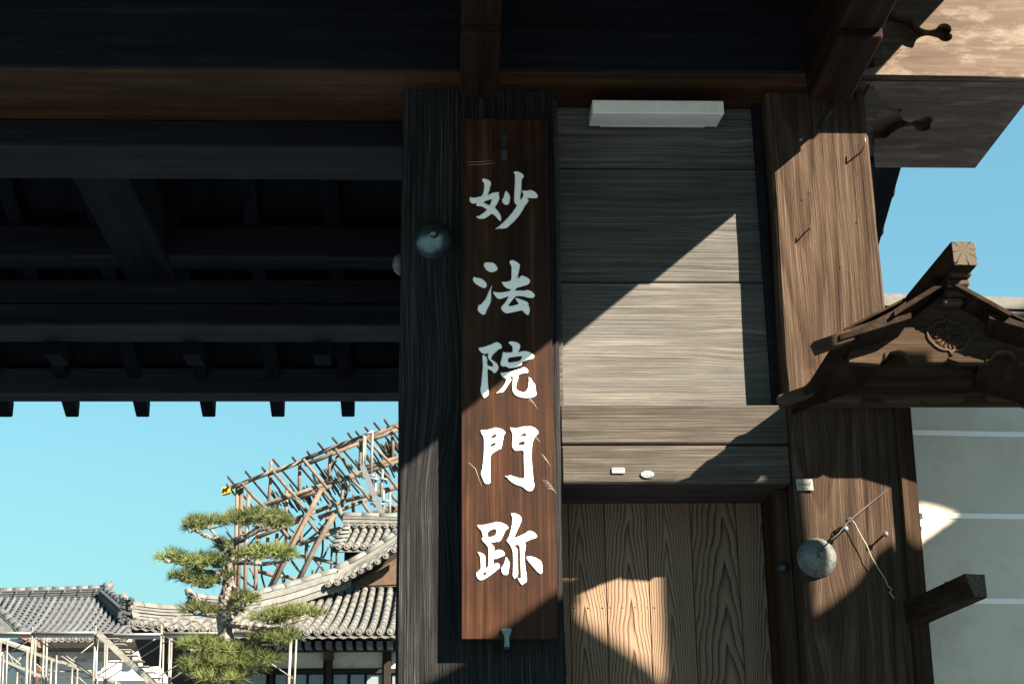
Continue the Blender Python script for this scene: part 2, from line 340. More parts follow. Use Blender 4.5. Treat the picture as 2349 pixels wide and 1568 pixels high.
# the thicker carved beam end, with scroll shaped edge, over the front and under the soffit
def PX(x, y): return (2900+x*.5102)/1.7029, y*.5102/1.7029        # from the enlarged photo
def nose():
    yf, zb = -.205, 4.686
    fr = [(905, 578), (925, 548), (960, 522), (1010, 515), (1040, 508), (1085, 470), (1095, 445), (1130, 430), (1172, 428), (1200, 390), (1240, 370), (1306, 368), (1318, 320), (1345, 290), (1400, 270), (1450, 275), (1500, 290), (1530, 312),
          (1570, 318), (1603, 295), (1600, 265), (1580, 258), (1598, 235), (1590, 200), (1555, 182), (1510, 190), (1480, 225), (1430, 238), (1380, 228), (1320, 190), (1290, 135), (1230, 130), (1170, 110), (1140, 78), (1060, 70)]
    pts = []
    for x, y in fr:
        p = W(*PX(x, y), yf); pts.append((p.x, p.z))
    pts[0] = (pts[0][0], zb)
    loop = pts + [(1.70, 5.32), (2.53, 5.32), (2.53, zb)]
    plate('carved_beam_end', [smooth_poly(loop[:-3], 1) + loop[-3:]], yf, yf+.045, M['nose'], gate, .003)
    box('beam_end', 1.804, 2.53, yf+.062, .66, 4.722, 5.33, M['nose'], gate, .01)
    # soffit plate with the same scroll
    un = [(905, 590), (960, 640), (1010, 655), (1030, 720), (1060, 755), (1095, 765), (1110, 810), (1150, 832), (1225, 836), (1200, 870), (1240, 925), (1290, 938), (1350, 915), (1400, 895), (1450, 898), (1466, 920), (1440, 950), (1440, 985), (1390, 1008), (1335, 995),
          (1310, 965), (1250, 968), (1170, 1000), (1100, 1058), (1010, 1062), (1005, 1180), (1015, 1282)]
    q = []
    for x, y in un:
        d = ray(*PX(x, y)); p = CAM + d*((zb-CAM.z)/d.z); q.append((p.x, p.y))
    q = [(q[0][0], yf+.047)] + q[1:] + [(2.53, q[-1][1]), (2.53, yf+.047)]
    n = len(q); vs = [(x, y, zb) for x, y in q] + [(x, y, 4.721) for x, y in q]
    tri = geometry.tessellate_polygon([[Vector((x, y, 0)) for x, y in q]])
    fs = [tuple(f) for f in tri] + [tuple(i+n for i in f) for f in tri] + [(i, (i+1) % n, (i+1) % n+n, i+n) for i in range(n)]
    o = mk('carved_soffit', vs, fs, M['nose'], gate)
    bm = bmesh.new(); bm.from_mesh(o.data); bmesh.ops.recalc_face_normals(bm, faces=bm.faces); bm.to_mesh(o.data); bm.free()
nose()
# second rail under the beam, left opening
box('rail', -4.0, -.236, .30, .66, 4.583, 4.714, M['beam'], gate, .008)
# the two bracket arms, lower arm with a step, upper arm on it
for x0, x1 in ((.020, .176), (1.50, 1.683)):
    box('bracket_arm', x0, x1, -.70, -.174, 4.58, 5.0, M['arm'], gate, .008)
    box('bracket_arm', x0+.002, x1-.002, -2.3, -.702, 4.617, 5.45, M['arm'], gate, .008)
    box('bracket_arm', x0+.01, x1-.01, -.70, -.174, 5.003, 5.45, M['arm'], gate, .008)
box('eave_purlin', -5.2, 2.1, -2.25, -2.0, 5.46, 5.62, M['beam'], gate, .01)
# front roof (above the frame) and its verge board
def quadslab(name, a, b, c, d, th, mat, parent):
    a, b, c, d = map(Vector, (a, b, c, d)); n = Vector((0, 0, th))
    return hexa(name, [a, b, c, d, a+n, b+n, c+n, d+n], mat, parent)
RX0, RX1 = -5.6, 2.2
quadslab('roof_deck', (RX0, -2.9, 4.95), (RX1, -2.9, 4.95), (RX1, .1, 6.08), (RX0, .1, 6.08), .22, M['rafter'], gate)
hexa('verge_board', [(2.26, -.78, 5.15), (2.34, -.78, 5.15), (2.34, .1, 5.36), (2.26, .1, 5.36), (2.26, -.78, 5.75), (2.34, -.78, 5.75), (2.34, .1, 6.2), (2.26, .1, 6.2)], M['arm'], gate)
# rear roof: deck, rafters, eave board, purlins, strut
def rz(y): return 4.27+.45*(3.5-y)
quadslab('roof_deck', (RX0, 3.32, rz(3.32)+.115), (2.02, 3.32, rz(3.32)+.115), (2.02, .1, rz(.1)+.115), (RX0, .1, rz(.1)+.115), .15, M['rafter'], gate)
eb = W(500, 911, 3.3).z
hexa('eave_board', [(RX0, 3.24, eb+.012), (2.0, 3.24, eb+.012), (2.0, 3.36, eb-.01), (RX0, 3.36, eb-.01), (RX0, 3.20, eb+.16), (2.0, 3.20, eb+.16), (2.0, 3.40, eb+.13), (RX0, 3.40, eb+.13)], M['beam'], gate)
xs = [W(x, 930, 3.52).x for x in (8, 160, 322, 474, 633, 794)]
dx = (xs[5]-xs[0])/5
for i in range(-3, 11):
    x = (xs[i] if 0 <= i < 6 else xs[0]+dx*i) - .03
    y0, y1 = .4, 3.56
    hexa('rafter', [(x, y0, rz(y0)), (x+.085, y0, rz(y0)), (x+.085, y1, rz(y1)-.01), (x, y1, rz(y1)-.01), (x, y0, rz(y0)+.11), (x+.085, y0, rz(y0)+.11), (x+.085, y1, rz(y1)+.09), (x, y1, rz(y1)+.09)], M['rafter'], gate, .006)
    if i in (1, 4, 5):
        p = Vector((x+.042, 3.28, rz(3.28)-.002)); lathe('bolt', p, [(.022, 0), (.022, .006), (.010, .014), (.008, .03)], M['iron'], gate, 10, (0, 0, -1))
box('roof_purlin', -5.2, -.0, 2.40, 2.72, 4.465, 4.60, M['beam'], gate, .01)
box('roof_purlin', -5.2, -.0, 2.407, 2.70, 4.606, 4.75, M['beam'], gate, .008)
box('roof_purlin', -5.2, -.0, 2.0, 2.2, 4.73, 4.92, M['beam'], gate, .008)
for i in range(5):                                                      # short blocks under the rafters behind the purlin
    p = W((205, 660, 1090, 1505, 1935)[i]*.681, (1000+ (620)*.681)/1.7029*0+838, 2.95)
    box('rafter_block', p.x-.05, p.x+.05, 2.74, 2.95, p.z, p.z+.25, M['rafter'], gate, .004)
a0, a1 = W(150, 380, .68), W(280, 380, .68); b0, b1 = W(290, 645, 2.39), W(408, 645, 2.39)
hexa('strut', [(a0.x, .68, a0.z), (a1.x, .68, a1.z), (b1.x, 2.39, b1.z), (b0.x, 2.39, b0.z), (a0.x, .68, a0.z+.3), (a1.x, .68, a1.z+.3), (b1.x, 2.39, b1.z+.3), (b0.x, 2.39, b0.z+.3)], M['rafter'], gate, .01)
# rear verge with pale tile ends, seen beside the right post
def rv(y): return rz(y)+.1
VX = W(2040, 420, 1.85).x - .07
for x0, x1, up, dn in ((VX-.10, VX, 0, .22), (VX-.14, VX-.04, -.225, .40), (VX-.2, VX+.02, .06, -.003)):
    hexa('verge_board', [(x0, .62, rv(.62)-dn), (x1, .62, rv(.62)-dn), (x1, 3.4, rv(3.4)-dn), (x0, 3.4, rv(3.4)-dn), (x0, .62, rv(.62)+up), (x1, .62, rv(.62)+up), (x1, 3.4, rv(3.4)+up), (x0, 3.4, rv(3.4)+up)], M['beam'] if up <= 0 else M['tile'], gate)
for k in range(9):
    y = .75+k*.27
    lathe('verge_tile', (VX+.03, y, rv(y)-.01), [(.070, 0), (.073, .03), (.073, .05), (.056, .055), (.05, .045)], M['tilew'], gate, 14, (1, 0, 0))
    tube('verge_tile', [(VX-.2, y, rv(y)+.05), (VX+.03, y, rv(y)-.01)], .065, M['tile'], gate, 10)

# side bay: horizontal panel boards, battens, jambs, lintel of two timbers
zs = [3.29, 3.876, 4.416, 4.72]
for k in range(3):
    o = box('panel_board', .43, 1.372, .15+.004*k, .185, zs[k]+.0035, zs[k+1]-.0035, M['panel'], gate, .004)
box('panel_backing', .43, 1.38, .19, .21, 3.0, 4.72, M['rafter'], gate, 0)
box('batten', .428, .449, .085, .149, 3.29, 4.716, M['lintel'], gate, .004)
box('batten', 1.325, 1.361, .105, .149, 3.29, 4.716, M['beam'], gate, .004)
o = box('lintel', .427, 1.36, .018, .40, 3.126, 3.2885, M['lintel'], gate, .006)
o = box('lintel', .427, 1.36, .022, .40, 2.962, 3.120, M['lintel'], gate, .008)
box('door_jamb', 1.305, 1.361, .12, .40, 0, 2.9615, M['hoodz'], gate, .005)
# the plank door
door = bpy.data.objects.new('door', None); reg(door, gate, (.9, .4, 0)); door['label'] = 'side door of vertical cedar planks with bold grain'
ds = [.36, .478, .632, .812, 1.000, 1.196, 1.385]
for k in range(6):
    box('plank', ds[k]+.0012, ds[k+1]-.0012, .40+.0015*(k % 2), .43, .06, 2.965, M['door'], door, .0025)
nail0 = None
for x in [W(2100+.6824*zx, 1390, .40).x if False else W((2100+.6824*zx)/1.7029, 1392, .40).x for zx in (210, 290, 372, 415, 487, 558, 630, 670, 745, 818, 893, 935, 1010, 1080, 1153, 1198, 1288, 1378)]:
    z = W(1500, 1392, .40).z
    if nail0 is None: nail0 = lathe('nail', (x, .4015, z), [(.0045, 0), (.004, .002), (.001, .004)], M['brass'], door, 8)
    else: copy_of(nail0, door, (x, WL[nail0.name].y, z))
p = W(1293, 1536, .4); box('latch_plate', p.x-.012, p.x+.012, .392, .3995, p.z-.024, p.z+.024, M['iron'], door, .003)
box('door_back', .34, 1.40, .434, .46, 0.05, 2.98, M['rafter'], door, 0)
# latch knob on the jamb
p = W(1811, 1297, .06); lathe('knob', (p.x-.02, .12, p.z), [(.012, 0), (.012, .01), (.022, .02), (.022, .035), (.008, .045)], M['iron'], gate, 14)
# bosses that cover nail heads
def boss(px, py, r, mat, par):
    c = W(px, py, 0)
    prof = [(r*1.08, -.002), (r*1.10, .006), (r*1.04, .012), (r*.99, .022), (r*.92, r*.45), (r*.76, r*.68), (r*.52, r*.86), (r*.30, r*.95), (r*.24, r*.97), (r*.22, r*1.02), (r*.24, r*1.10), (r*.17, r*1.25), (r*.08, r*1.32)]
    return lathe('boss', c, prof, mat, par, 36)
boss(995, 553, .077, M['bossd'], lpost); boss(1873, 1279, .072, M['bossl'], rpost)
c = W(919, 606, .22); lathe('boss', (-.232, .22, c.z), [(.05, 0), (.045, .02), (.03, .035), (.01, .042)], M['bossl'], lpost, 20, (-1, 0, 0))

# ------------------------------------------------------------ iron hooks and nails in the right post
def hook(name, label, pts, r, mat=M['iron'], group=None, n=6):
    b = Vector(pts[0]); t = thing(name, label, 'hook', b, 'bent nails in the right post')
    tube('shank', pts[:2], r, mat, t, n); tube('tip', [Vector(pts[1])+(Vector(pts[1])-Vector(pts[0])).normalized()*r*.5]+list(pts[2:]), r, mat, t, n); return t
p = W(1880, 292, 0); c = W(1908, 253, -.13); u = W(1907, 216, -.13)
t = thing('iron_hook', 'large flat iron hook high on the sunlit right post', 'hook', (p.x, 0, p.z))
bar('shank', (p.x, .0, p.z), (c.x, -.13, c.z), .020, .010, M['iron'], t); bar('tip', (c.x, -.132, c.z-.006), (u.x, -.132, u.z), .022, .008, M['iron'], t, up=(0, 1, 0))
b = W(1975, 349, 0); c = W(1985, 331, -.068); u = W(1984, 316, -.068)
hook('bent_nail', 'thin bent nail near the right edge of the sunlit post', [(b.x, .005, b.z), c, u], .0035, M['steel'])
b = W(1846, 533, 0); c = W(1857, 525, -.05); u = W(1858, 514, -.05)
hook('bent_nail', 'small bent nail at mid height on the sunlit post', [(b.x, .005, b.z), c, u], .003, M['iron'])
for px, py, lab in ((1940, 1210, 'round headed nail beside the knotted wire'), (2031, 1222, 'round headed nail at the right edge of the lower post')):
    b = W(px-8, py+8, 0); t = thing('nail', lab, 'nail', (b.x, 0, b.z))
    tube('shank', [(b.x, .004, b.z), (b.x, -.05, b.z)], .004, M['iron'], t, 8); lathe('head', (b.x, -.05, b.z), [(.010, 0), (.012, .004), (.009, .010), (.003, .013)], M['bossl'], t, 10)
# worn nail holes
ho = []
for px, py in ((1843, 455), (1860, 440), (1968, 508), (1930, 610)):
    p = W(px, py, 0); ho.append(lathe('nail_hole', (p.x, -.0045, p.z), [(.004, .0035), (.0038, .0042), (.001, .0043)], M['wire'], rpost, 8))

# ------------------------------------------------------------ the signboard
YB = -.095
sign = thing('signboard', 'tall varnished wooden signboard with five white carved characters on the left post', 'signboard', (.208, -.08, 2.33))
bo = hexa('board', [(.0225, YB, 2.331), (.393, YB, 2.329), (.393, -.050, 2.329), (.0225, -.050, 2.331), (.0235, YB, 4.527), (.3925, YB, 4.526), (.3925, -.050, 4.526), (.0235, -.050, 4.527)], M['board'], sign, .003)
bar('back_rail', (.05, -.025, 2.7), (.37, -.025, 2.7), .05, .05, M['board'], sign); bar('back_rail', (.05, -.025, 4.2), (.37, -.025, 4.2), .05, .05, M['board'], sign)
CH = [
 (1800, 640, .17857, [
  [[(465,345),(490,325),(540,328),(600,352),(645,385),(665,425),(660,470),(640,520),(625,590),(597,660),(592,690),(640,662),(710,632),(780,625),(846,618),(828,668),(850,740),(835,800),(800,870),(740,965),(790,1010),(850,1080),(880,1150),(885,1200),(880,1245),(845,1250),(810,1205),(750,1140),(680,1085),(600,1150),(520,1198),(440,1207),(355,1190),(375,1170),(320,1168),(380,1150),(450,1110),(520,1060),(578,995),(520,965),(440,925),(370,925),(340,918),(338,885),(350,855),(300,872),(240,868),(195,820),(188,770),(210,720),(240,740),(300,742),(380,728),(465,705),(490,640),(510,560),(515,430),(480,390)],
   [(515,830),(570,800),(690,768),(660,840),(628,920),(580,890),(500,855)]],
  [[(985,588),(1030,625),(1068,680),(1083,740),(1072,830),(1050,885),(1010,900),(960,892),(925,870),(895,795),(940,730),(955,650)]],
  [[(1160,175),(1215,165),(1290,185),(1350,220),(1380,270),(1370,310),(1335,330),(1330,450),(1325,600),(1305,690),(1302,800),(1350,740),(1370,670),(1335,605),(1350,585),(1430,590),(1530,575),(1610,605),(1665,655),(1686,710),(1675,750),(1600,755),(1520,752),(1445,742),(1490,800),(1470,840),(1400,930),(1340,1040),(1250,1170),(1150,1280),(1060,1355),(1000,1410),(930,1415),(860,1430),(880,1405),(800,1425),(740,1432),(830,1370),(920,1290),(1020,1190),(1110,1090),(1190,980),(1230,905),(1190,880),(1165,830),(1170,700),(1175,550),(1185,400),(1185,240),(1165,215)]]]),
 (1800, 990, .17217, [
  [[(540,203),(640,200),(740,210),(800,265),(838,335),(832,375),(770,412),(690,430),(630,410),(590,378),(560,375),(570,355),(535,310),(520,265)]],
  [[(290,528),(340,548),(440,560),(520,605),(590,680),(590,740),(575,775),(520,788),(450,755),(360,705),(290,640),(272,590)]],
  [[(712,715),(695,790),(683,850),(690,930),(690,1040),(680,1110),(640,1190),(585,1290),(575,1335),(540,1390),(500,1392),(430,1345),(375,1280),(395,1200),(400,1165),(440,1170),(500,1110),(570,1020),(620,900),(660,810)]],
  [[(1105,190),(1130,155),(1180,152),(1260,185),(1320,230),(1348,275),(1330,350),(1310,450),(1285,570),(1340,540),(1380,495),(1460,525),(1530,560),(1573,605),(1570,660),(1520,710),(1400,745),(1260,785),(1225,845),(1330,840),(1470,845),(1500,822),(1580,845),(1650,895),(1685,945),(1670,985),(1630,1015),(1540,1005),(1400,970),(1255,965),(1200,1020),(1120,1120),(1068,1200),(1180,1185),(1325,1145),(1270,1080),(1228,1004),(1300,1020),(1400,1055),(1480,1085),(1538,1125),(1535,1180),(1568,1240),(1565,1330),(1535,1400),(1480,1380),(1430,1330),(1395,1285),(1250,1320),(1100,1350),(1030,1358),(960,1320),(915,1260),(915,1210),(960,1165),(1000,1120),(1050,1040),(1095,965),(1000,1000),(920,1030),(850,1030),(800,990),(755,930),(722,860),(790,880),(900,885),(1010,868),(1130,850),(1135,805),(1080,805),(1010,770),(960,715),(918,640),(1000,645),(1080,635),(1145,605),(1150,450),(1152,280),(1115,240)]]]),
 (1820, 1310, .17217, [
  [[(370,470),(385,440),(420,445),(475,500),(487,560),(480,670),(540,695),(620,705),(610,640),(560,580),(505,520),(495,450),(515,395),(440,422),(380,410),(320,355),(285,310),(290,275),(380,270),(480,235),(600,190),(665,155),(710,150),(770,180),(810,225),(822,270),(805,295),(740,320),(680,375),(610,440),(572,510),(580,545),(640,580),(700,630),(738,690),(740,740),(725,790),(690,830),(655,855),(620,845),(590,800),(540,775),(490,758),(495,900),(500,1080),(515,1230),(515,1340),(480,1380),(420,1430),(400,1425),(350,1340),(335,1280),(328,1210),(345,1130),(355,1000),(370,850),(385,720),(380,600)]],
  [[(958,165),(1000,132),(1090,138),(1170,160),(1220,200),(1240,250),(1215,320),(1185,380),(1250,362),(1310,350),(1400,358),(1480,395),(1540,440),(1552,480),(1520,535),(1420,560),(1260,605),(1277,650),(1250,685),(1120,722),(1000,745),(945,730),(905,695),(850,708),(800,685),(778,640),(800,560),(825,450),(830,370),(900,385),(1055,385),(1058,300),(1052,240),(1000,205)],
   [(955,510),(1100,485),(1300,460),(1225,578),(1100,600),(955,622)]],
  [[(778,840),(850,840),(950,825),(1100,795),(1220,765),(1300,725),(1350,730),(1400,775),(1412,825),(1390,858),(1300,868),(1190,895),(1190,950),(1155,1060),(1130,1160),(1140,1220),(1190,1260),(1270,1285),(1340,1290),(1390,1220),(1410,1120),(1420,1000),(1425,935),(1448,980),(1462,960),(1500,1020),(1535,1100),(1550,1075),(1575,1160),(1585,1280),(1604,1310),(1590,1360),(1520,1410),(1400,1432),(1280,1425),(1160,1390),(1090,1340),(1050,1270),(1045,1160),(1055,1050),(1062,925),(1000,945),(1028,1000),(1015,1040),(970,1100),(900,1220),(830,1300),(750,1308),(668,1325),(740,1265),(820,1180),(880,1090),(910,990),(860,970),(810,920)]]]),
 (1820, 1640, .19129, [
  [[(290,203),(400,210),(520,185),(590,155),(660,165),(750,195),(800,245),(800,275),(770,315),(745,470),(715,600),(680,600),(580,660),(502,715),(498,900),(495,1100),(490,1230),(505,1245),(498,1285),(450,1315),(390,1310),(360,1265),(325,1180),(298,1120),(300,1050),(325,1010),(345,820),(360,640),(360,350),(305,280)],
   [(508,340),(610,275),(610,362),(505,375)], [(493,500),(603,465),(598,520),(490,560)]],
  [[(888,170),(920,155),(1000,170),(1080,160),(1170,135),(1260,138),(1320,128),(1400,160),(1465,215),(1480,275),(1430,320),(1380,400),(1350,500),(1338,700),(1345,900),(1365,1100),(1375,1240),(1395,1310),(1385,1390),(1340,1455),(1270,1462),(1210,1420),(1150,1365),(1050,1340),(940,1285),(860,1215),(845,1190),(793,1135),(850,1165),(855,1130),(890,1150),(893,1122),(960,1150),(1080,1185),(1190,1205),(1180,1000),(1172,800),(1175,628),(1100,630),(1010,640),(975,615),(930,540),(940,450),(948,280)],
   [(1097,315),(1225,267),(1213,348),(1160,330),(1095,348)], [(1072,460),(1198,435),(1190,515),(1065,520)]]]),
 (1820, 1980, .20408, [
  [[(205,340),(320,345),(450,318),(540,298),(580,282),(680,298),(760,330),(808,375),(810,410),(760,440),(730,500),(690,590),(650,660),(560,672),(440,692),(500,715),(540,760),(535,850),(580,830),(630,812),(700,828),(740,880),(742,920),(680,950),(610,985),(560,997),(525,985),(525,1105),(560,1080),(605,1065),(640,1100),(652,1150),(600,1200),(500,1280),(400,1350),(310,1405),(260,1405),(210,1360),(190,1300),(195,1260),(215,1235),(275,1240),(232,1225),(245,1205),(275,1195),(275,1080),(265,950),(230,890),(220,850),(300,880),(350,905),(370,960),(372,1180),(425,1150),(428,950),(425,780),(375,710),(330,670),(295,625),(300,590),(320,580),(305,500),(280,440),(230,400)],
   [(412,458),(585,412),(565,545),(415,590)], [(315,1290),(350,1245),(390,1250),(385,1285),(325,1318)]],
  [[(858,115),(920,115),(1000,140),(1050,185),(1070,240),(1030,340),(980,450),(930,560),(895,600),(1000,565),(1110,515),(1160,485),(1200,450),(1270,462),(1330,505),(1362,550),(1345,590),(1260,620),(1110,675),(1150,715),(1135,800),(1120,900),(1128,1100),(1140,1200),(1160,1300),(1165,1400),(1155,1440),(1115,1455),(1080,1495),(1050,1480),(1000,1400),(985,1355),(1050,1375),(1045,1200),(1035,1000),(1030,760),(995,715),(915,740),(980,790),(985,900),(990,1100),(997,1320),(945,1350),(925,1385),(910,1350),(885,1300),(895,1200),(900,1000),(885,820),(830,710),(765,640),(810,580),(850,450),(875,330),(885,210),(865,165)]],
  [[(765,945),(800,1000),(840,1065),(830,1130),(815,1220),(805,1280),(770,1305),(710,1302),(680,1250),(665,1170),(710,1110),(740,1020)]],
  [[(1160,938),(1240,940),(1340,970),(1420,1020),(1450,1060),(1460,1150),(1468,1220),(1445,1280),(1410,1280),(1350,1230),(1260,1120),(1190,1040),(1155,975)]]])]
def xz(p): return (p.x, p.z)
for x0, y0, s, groups in CH:
    root = None
    for g_ in groups:
        lps = [[xz(W((x0+a*s)/1.7029, (y0+b*s)/1.7029, YB)) for a, b in smooth_poly(lp, 1)] for lp in g_]
        if root is None: root = plate('character', lps, YB-.006, YB+.002, M['white'], sign, .003)
        else: plate('stroke', lps, YB-.006, YB+.002, M['white'], root, .003)
# fine scratches worn into the varnish
sc_ = []
for px, py, dx, dy, n in ((1203, 905, 22, 20, 3), (1075, 1060, 30, 55, 1), (1240, 1040, 14, 16, 3), (1243, 1100, 22, 12, 4), (1070, 372, 60, -4, 2), (1225, 1000, 10, 8, 2), (1200, 1290, 6, 20, 1)):
    for k in range(n):
        q = [W(px+k*4+dx*u, py+k*6+dy*u*u, YB-.0008) for u in (0, .5, 1)]
        sc_.append(tubegeo(q, [.0004, .0009, .0003], 4))
join('scratches', sc_, M['string'], bo)
# hook through the board top, forked iron under it
t = thing('iron_hook', 'flat dark iron hook through the top of the signboard', 'hook', (.207, YB, 4.4))
p = W(1157, 330, YB); q = W(1157, 312, YB-.07)
bar('shank', (p.x, YB+.03, p.z-.03), (q.x, YB-.07, q.z-.02), .021, .012, M['iron'], t); bar('tip', (q.x, YB-.072, q.z-.028), (q.x, YB-.072, q.z+.018), .023, .008, M['iron'], t, up=(0, 1, 0))
box('slot', p.x-.011, p.x+.011, YB-.001, YB+.01, p.z-.075, p.z-.02, M['wire'], t, 0)
p = W(1163, 1468, YB-.03); q = W(1163, 1441, YB-.03)
t = thing('iron_bracket', 'flared iron bracket holding the bottom edge of the signboard', 'bracket', (p.x, -.1, p.z))
plate('tongue', [[(p.x-.010, p.z-.02), (p.x+.010, p.z-.02), (p.x+.008, p.z+.015), (p.x+.020, q.z), (p.x+.012, q.z+.004), (p.x-.012, q.z+.004), (p.x-.020, q.z), (p.x-.008, p.z+.015)]], YB-.012, YB-.005, M['bossd'], t)
bar('shank', (p.x, 0, p.z-.025), (p.x, YB-.01, p.z-.022), .02, .012, M['iron'], t)

# ------------------------------------------------------------ fluorescent lamp under the beam
a = W(1359, 227, -.06); b = W(1660, 231, -.06); c = W(1360, 259, -.06); d = W(1400, 285, .03)
lamp = thing('tube_lamp', 'long white plastic lamp cover mounted under the beam above the side door', 'lamp', ((a.x+b.x)/2, 0, d.z))
o = hexa('cover', [(a.x+.004, -.03, d.z), (b.x-.004, -.03, d.z), (b.x, .10, d.z), (a.x, .10, d.z), (a.x+.006, -.06, a.z), (b.x-.006, -.06, a.z), (b.x, .10, a.z+.01), (a.x, .10, a.z+.01)], M['plastic'], lamp)
vs = []
o.data.clear_geometry()
zb_ = W(1400, 285, .10).z
pr = [(.10, zb_), (-.060, c.z), (-.056, a.z-.004), (-.050, a.z), (.12, a.z+.004), (.12, zb_)]
vv = [Vector((x, y, z))-WL[o.name] for x in (a.x, b.x) for y, z in pr]
o.data.from_pydata(vv, [], [tuple(range(6)), tuple(range(6, 12))[::-1]] + [(i, i+6, (i+1) % 6+6, (i+1) % 6) for i in range(6)]); bevel(o, .006, 2)
box('mount', a.x+.05, b.x-.05, .121, .149, zb_+.01, a.z, M['plastic'], lamp, .003)

# ------------------------------------------------------------ stickers and tag
def rrect(cx, cz, w, h, r=.004):
    o = []
    for sx, sz, a0 in ((1, 1, 0), (-1, 1, 90), (-1, -1, 180), (1, -1, 270)):
        for k in range(4):
            a = R_(a0+30*k); o.append((cx+sx*(w/2-r)+r*math.cos(a), cz+sz*(h/2-r)+r*math.sin(a)))
    return o
p = W(1418, 1079, .02)
t = thing('sticker', 'small rectangular white plaque on the lower lintel', 'sticker', (p.x, .018, p.z), 'small plaques on the lintel')
plate('plaque', [rrect(p.x, p.z, .053, .024)], .014, .0215, M['paper'], t, .001)
mk_ = []
for i, (dx, w) in enumerate(((-.020, .006), (-.009, .009), (.006, .005), (.013, .004), (.019, .005))):
    mk_.append(boxgeo(p.x+dx-w/2, p.x+dx+w/2, .0134, .0142, p.z+.0015, p.z+.0085)); 
mk_.append(boxgeo(p.x-.022, p.x+.022, .0134, .0142, p.z-.0075, p.z-.0062))
join('print', mk_, M['inklight'], t)
p = W(1485, 1088, .02)
t = thing('sticker', 'small oval white plaque on the lower lintel', 'sticker', (p.x, .018, p.z), 'small plaques on the lintel')
def oval(cx, cz, w, h): return [(cx+w/2*math.cos(2*math.pi*k/32), cz+h/2*math.copysign(abs(math.sin(2*math.pi*k/32))**1.15, math.sin(2*math.pi*k/32))) for k in range(32)]
plate('plaque', [oval(p.x, p.z, .055, .030)], .014, .0215, M['paper'], t, .001)
mk_ = [boxgeo(p.x-.004, p.x+.005, .0134, .0142, p.z-.010, p.z-.004), boxgeo(p.x-.018, p.x-.007, .0134, .0142, p.z-.008, p.z-.004), boxgeo(p.x+.008, p.x+.018, .0134, .0142, p.z-.008, p.z-.004),
       boxgeo(p.x-.018, p.x+.018, .0134, .0142, p.z+.004, p.z+.005)]
join('print', mk_, M['inklight'], t)
p = W(1844, 1112, 0)
t = thing('number_tag', 'pale metal tag with a handwritten number on the right post', 'tag', (p.x, -.004, p.z))
plate('plate', [[(p.x-.034, p.z+.022), (p.x+.033, p.z+.022), (p.x+.036, p.z-.024), (p.x-.031, p.z-.023)]], -.012, -.007, M['tagm'], t, .0008)
def text(body, x, z, size, y, mat, parent):
    cu = bpy.data.curves.new('writing', 'FONT'); cu.body = body; cu.size = size; cu.align_x = 'CENTER'; cu.extrude = .0002
    tmp = bpy.data.objects.new('tmp', cu); me = bpy.data.meshes.new_from_object(tmp); bpy.data.objects.remove(tmp)
    me.transform(Matrix.Rotation(math.pi/2, 4, 'X')); me.materials.clear(); me.materials.append(mat)
    return reg(bpy.data.objects.new('writing', me), parent, (x, y, z))
text('340607', p.x-.001, p.z-.006, .018, -.0126, M['ink'], t); text('3-067h', p.x-.002, p.z-.020, .011, -.0126, M['inklight'], t)

# ------------------------------------------------------------ wire and string by the lower boss
b1 = W(1880, 1262, -.10); k1 = W(1952, 1190, -.045); e1 = W(2036, 1122, -.02)
t = thing('wire', 'dark knotted wire stretched from the round boss up to the right', 'wire', k1)
tube('strand', [e1, k1, W(1938, 1205, -.055), W(1925, 1222, -.06), b1], .0030, M['wire'], t, 6)
kn = []
for k in range(14):
    a = k*1.3; kn.append(k1 + Vector((.011*math.cos(a)-.0015*k, .008*math.sin(a*1.4), .009*math.sin(a)-.0012*k)))
tube('knot', kn, .0028, M['wire'], t, 5)
pts = [k1]
for px, py in ((1962, 1200), (1975, 1225), (1988, 1250), (2000, 1275), (2013, 1300), (2030, 1325), (2040, 1345), (2046, 1350), (2043, 1358), (2052, 1372)):
    pts.append(W(px+random.uniform(-2, 2), py, -.03))
tube('frayed_string', pts, .0020, M['string'], None, 5); so_ = bpy.data.objects['frayed_string']
tag(so_, 'thin frayed pale string hanging from the wire knot', 'string')

# ------------------------------------------------------------ little gabled hood with carved crest
YF, YK = -.50, -.035
def H(x, y, yy): return W(1703+.37445*x, 411+.37445*y, yy)
hood = thing('gabled_hood', 'small gabled wooden hood with a carved chrysanthemum crest beside the right post', 'hood roof', (1.9, -.25, 3.2))
HB = H(1000, 1115, YF).z; HC = H(1268, 965, YF); cxh = HC.x; YG = YF+.06; cxg = H(1268, 965, YG).x
def hx(x): return H(x, 1000, YF).x
prof = [(660, 1040), (660, 1112), (855, 1122), (862, 1098), (880, 1090), (872, 1062), (895, 1048), (940, 1046), (985, 1050), (1005, 1072), (1030, 1100), (1070, 1114), (1230, 1114), (1258, 1104), (1268, 1090)]
pl = [xz(H(x, y, YG)) for x, y in prof]; pl = [(x, z) for x, z in pl]
full = pl + [(2*cxg-x, z) for x, z in pl[::-1][1:]]
top = [xz(H(x, y, YG)) for x, y in ((1040, 850), (1268, 660))]
full += [(2*cxg-top[0][0], top[0][1]), top[1], top[0]]
gb = plate('gable_board', [full], YG+.02, YG+.06, M['hoodx'], hood, .003)
plate('inner_panel', [[(cxg-.46, HB-.05), (cxg+.46, HB-.05), (cxg+.46, HB+.05), (cxg, HB+.32), (cxg-.46, HB+.05)]], YK-.02, YK-.008, M['hoodx'], hood)
# the same board at the back, smaller pieces hidden by shade
plate('gable_board', [[(x, z-.06) for x, z in full]], YK-.03, YK, M['hoodx'], hood, 0)
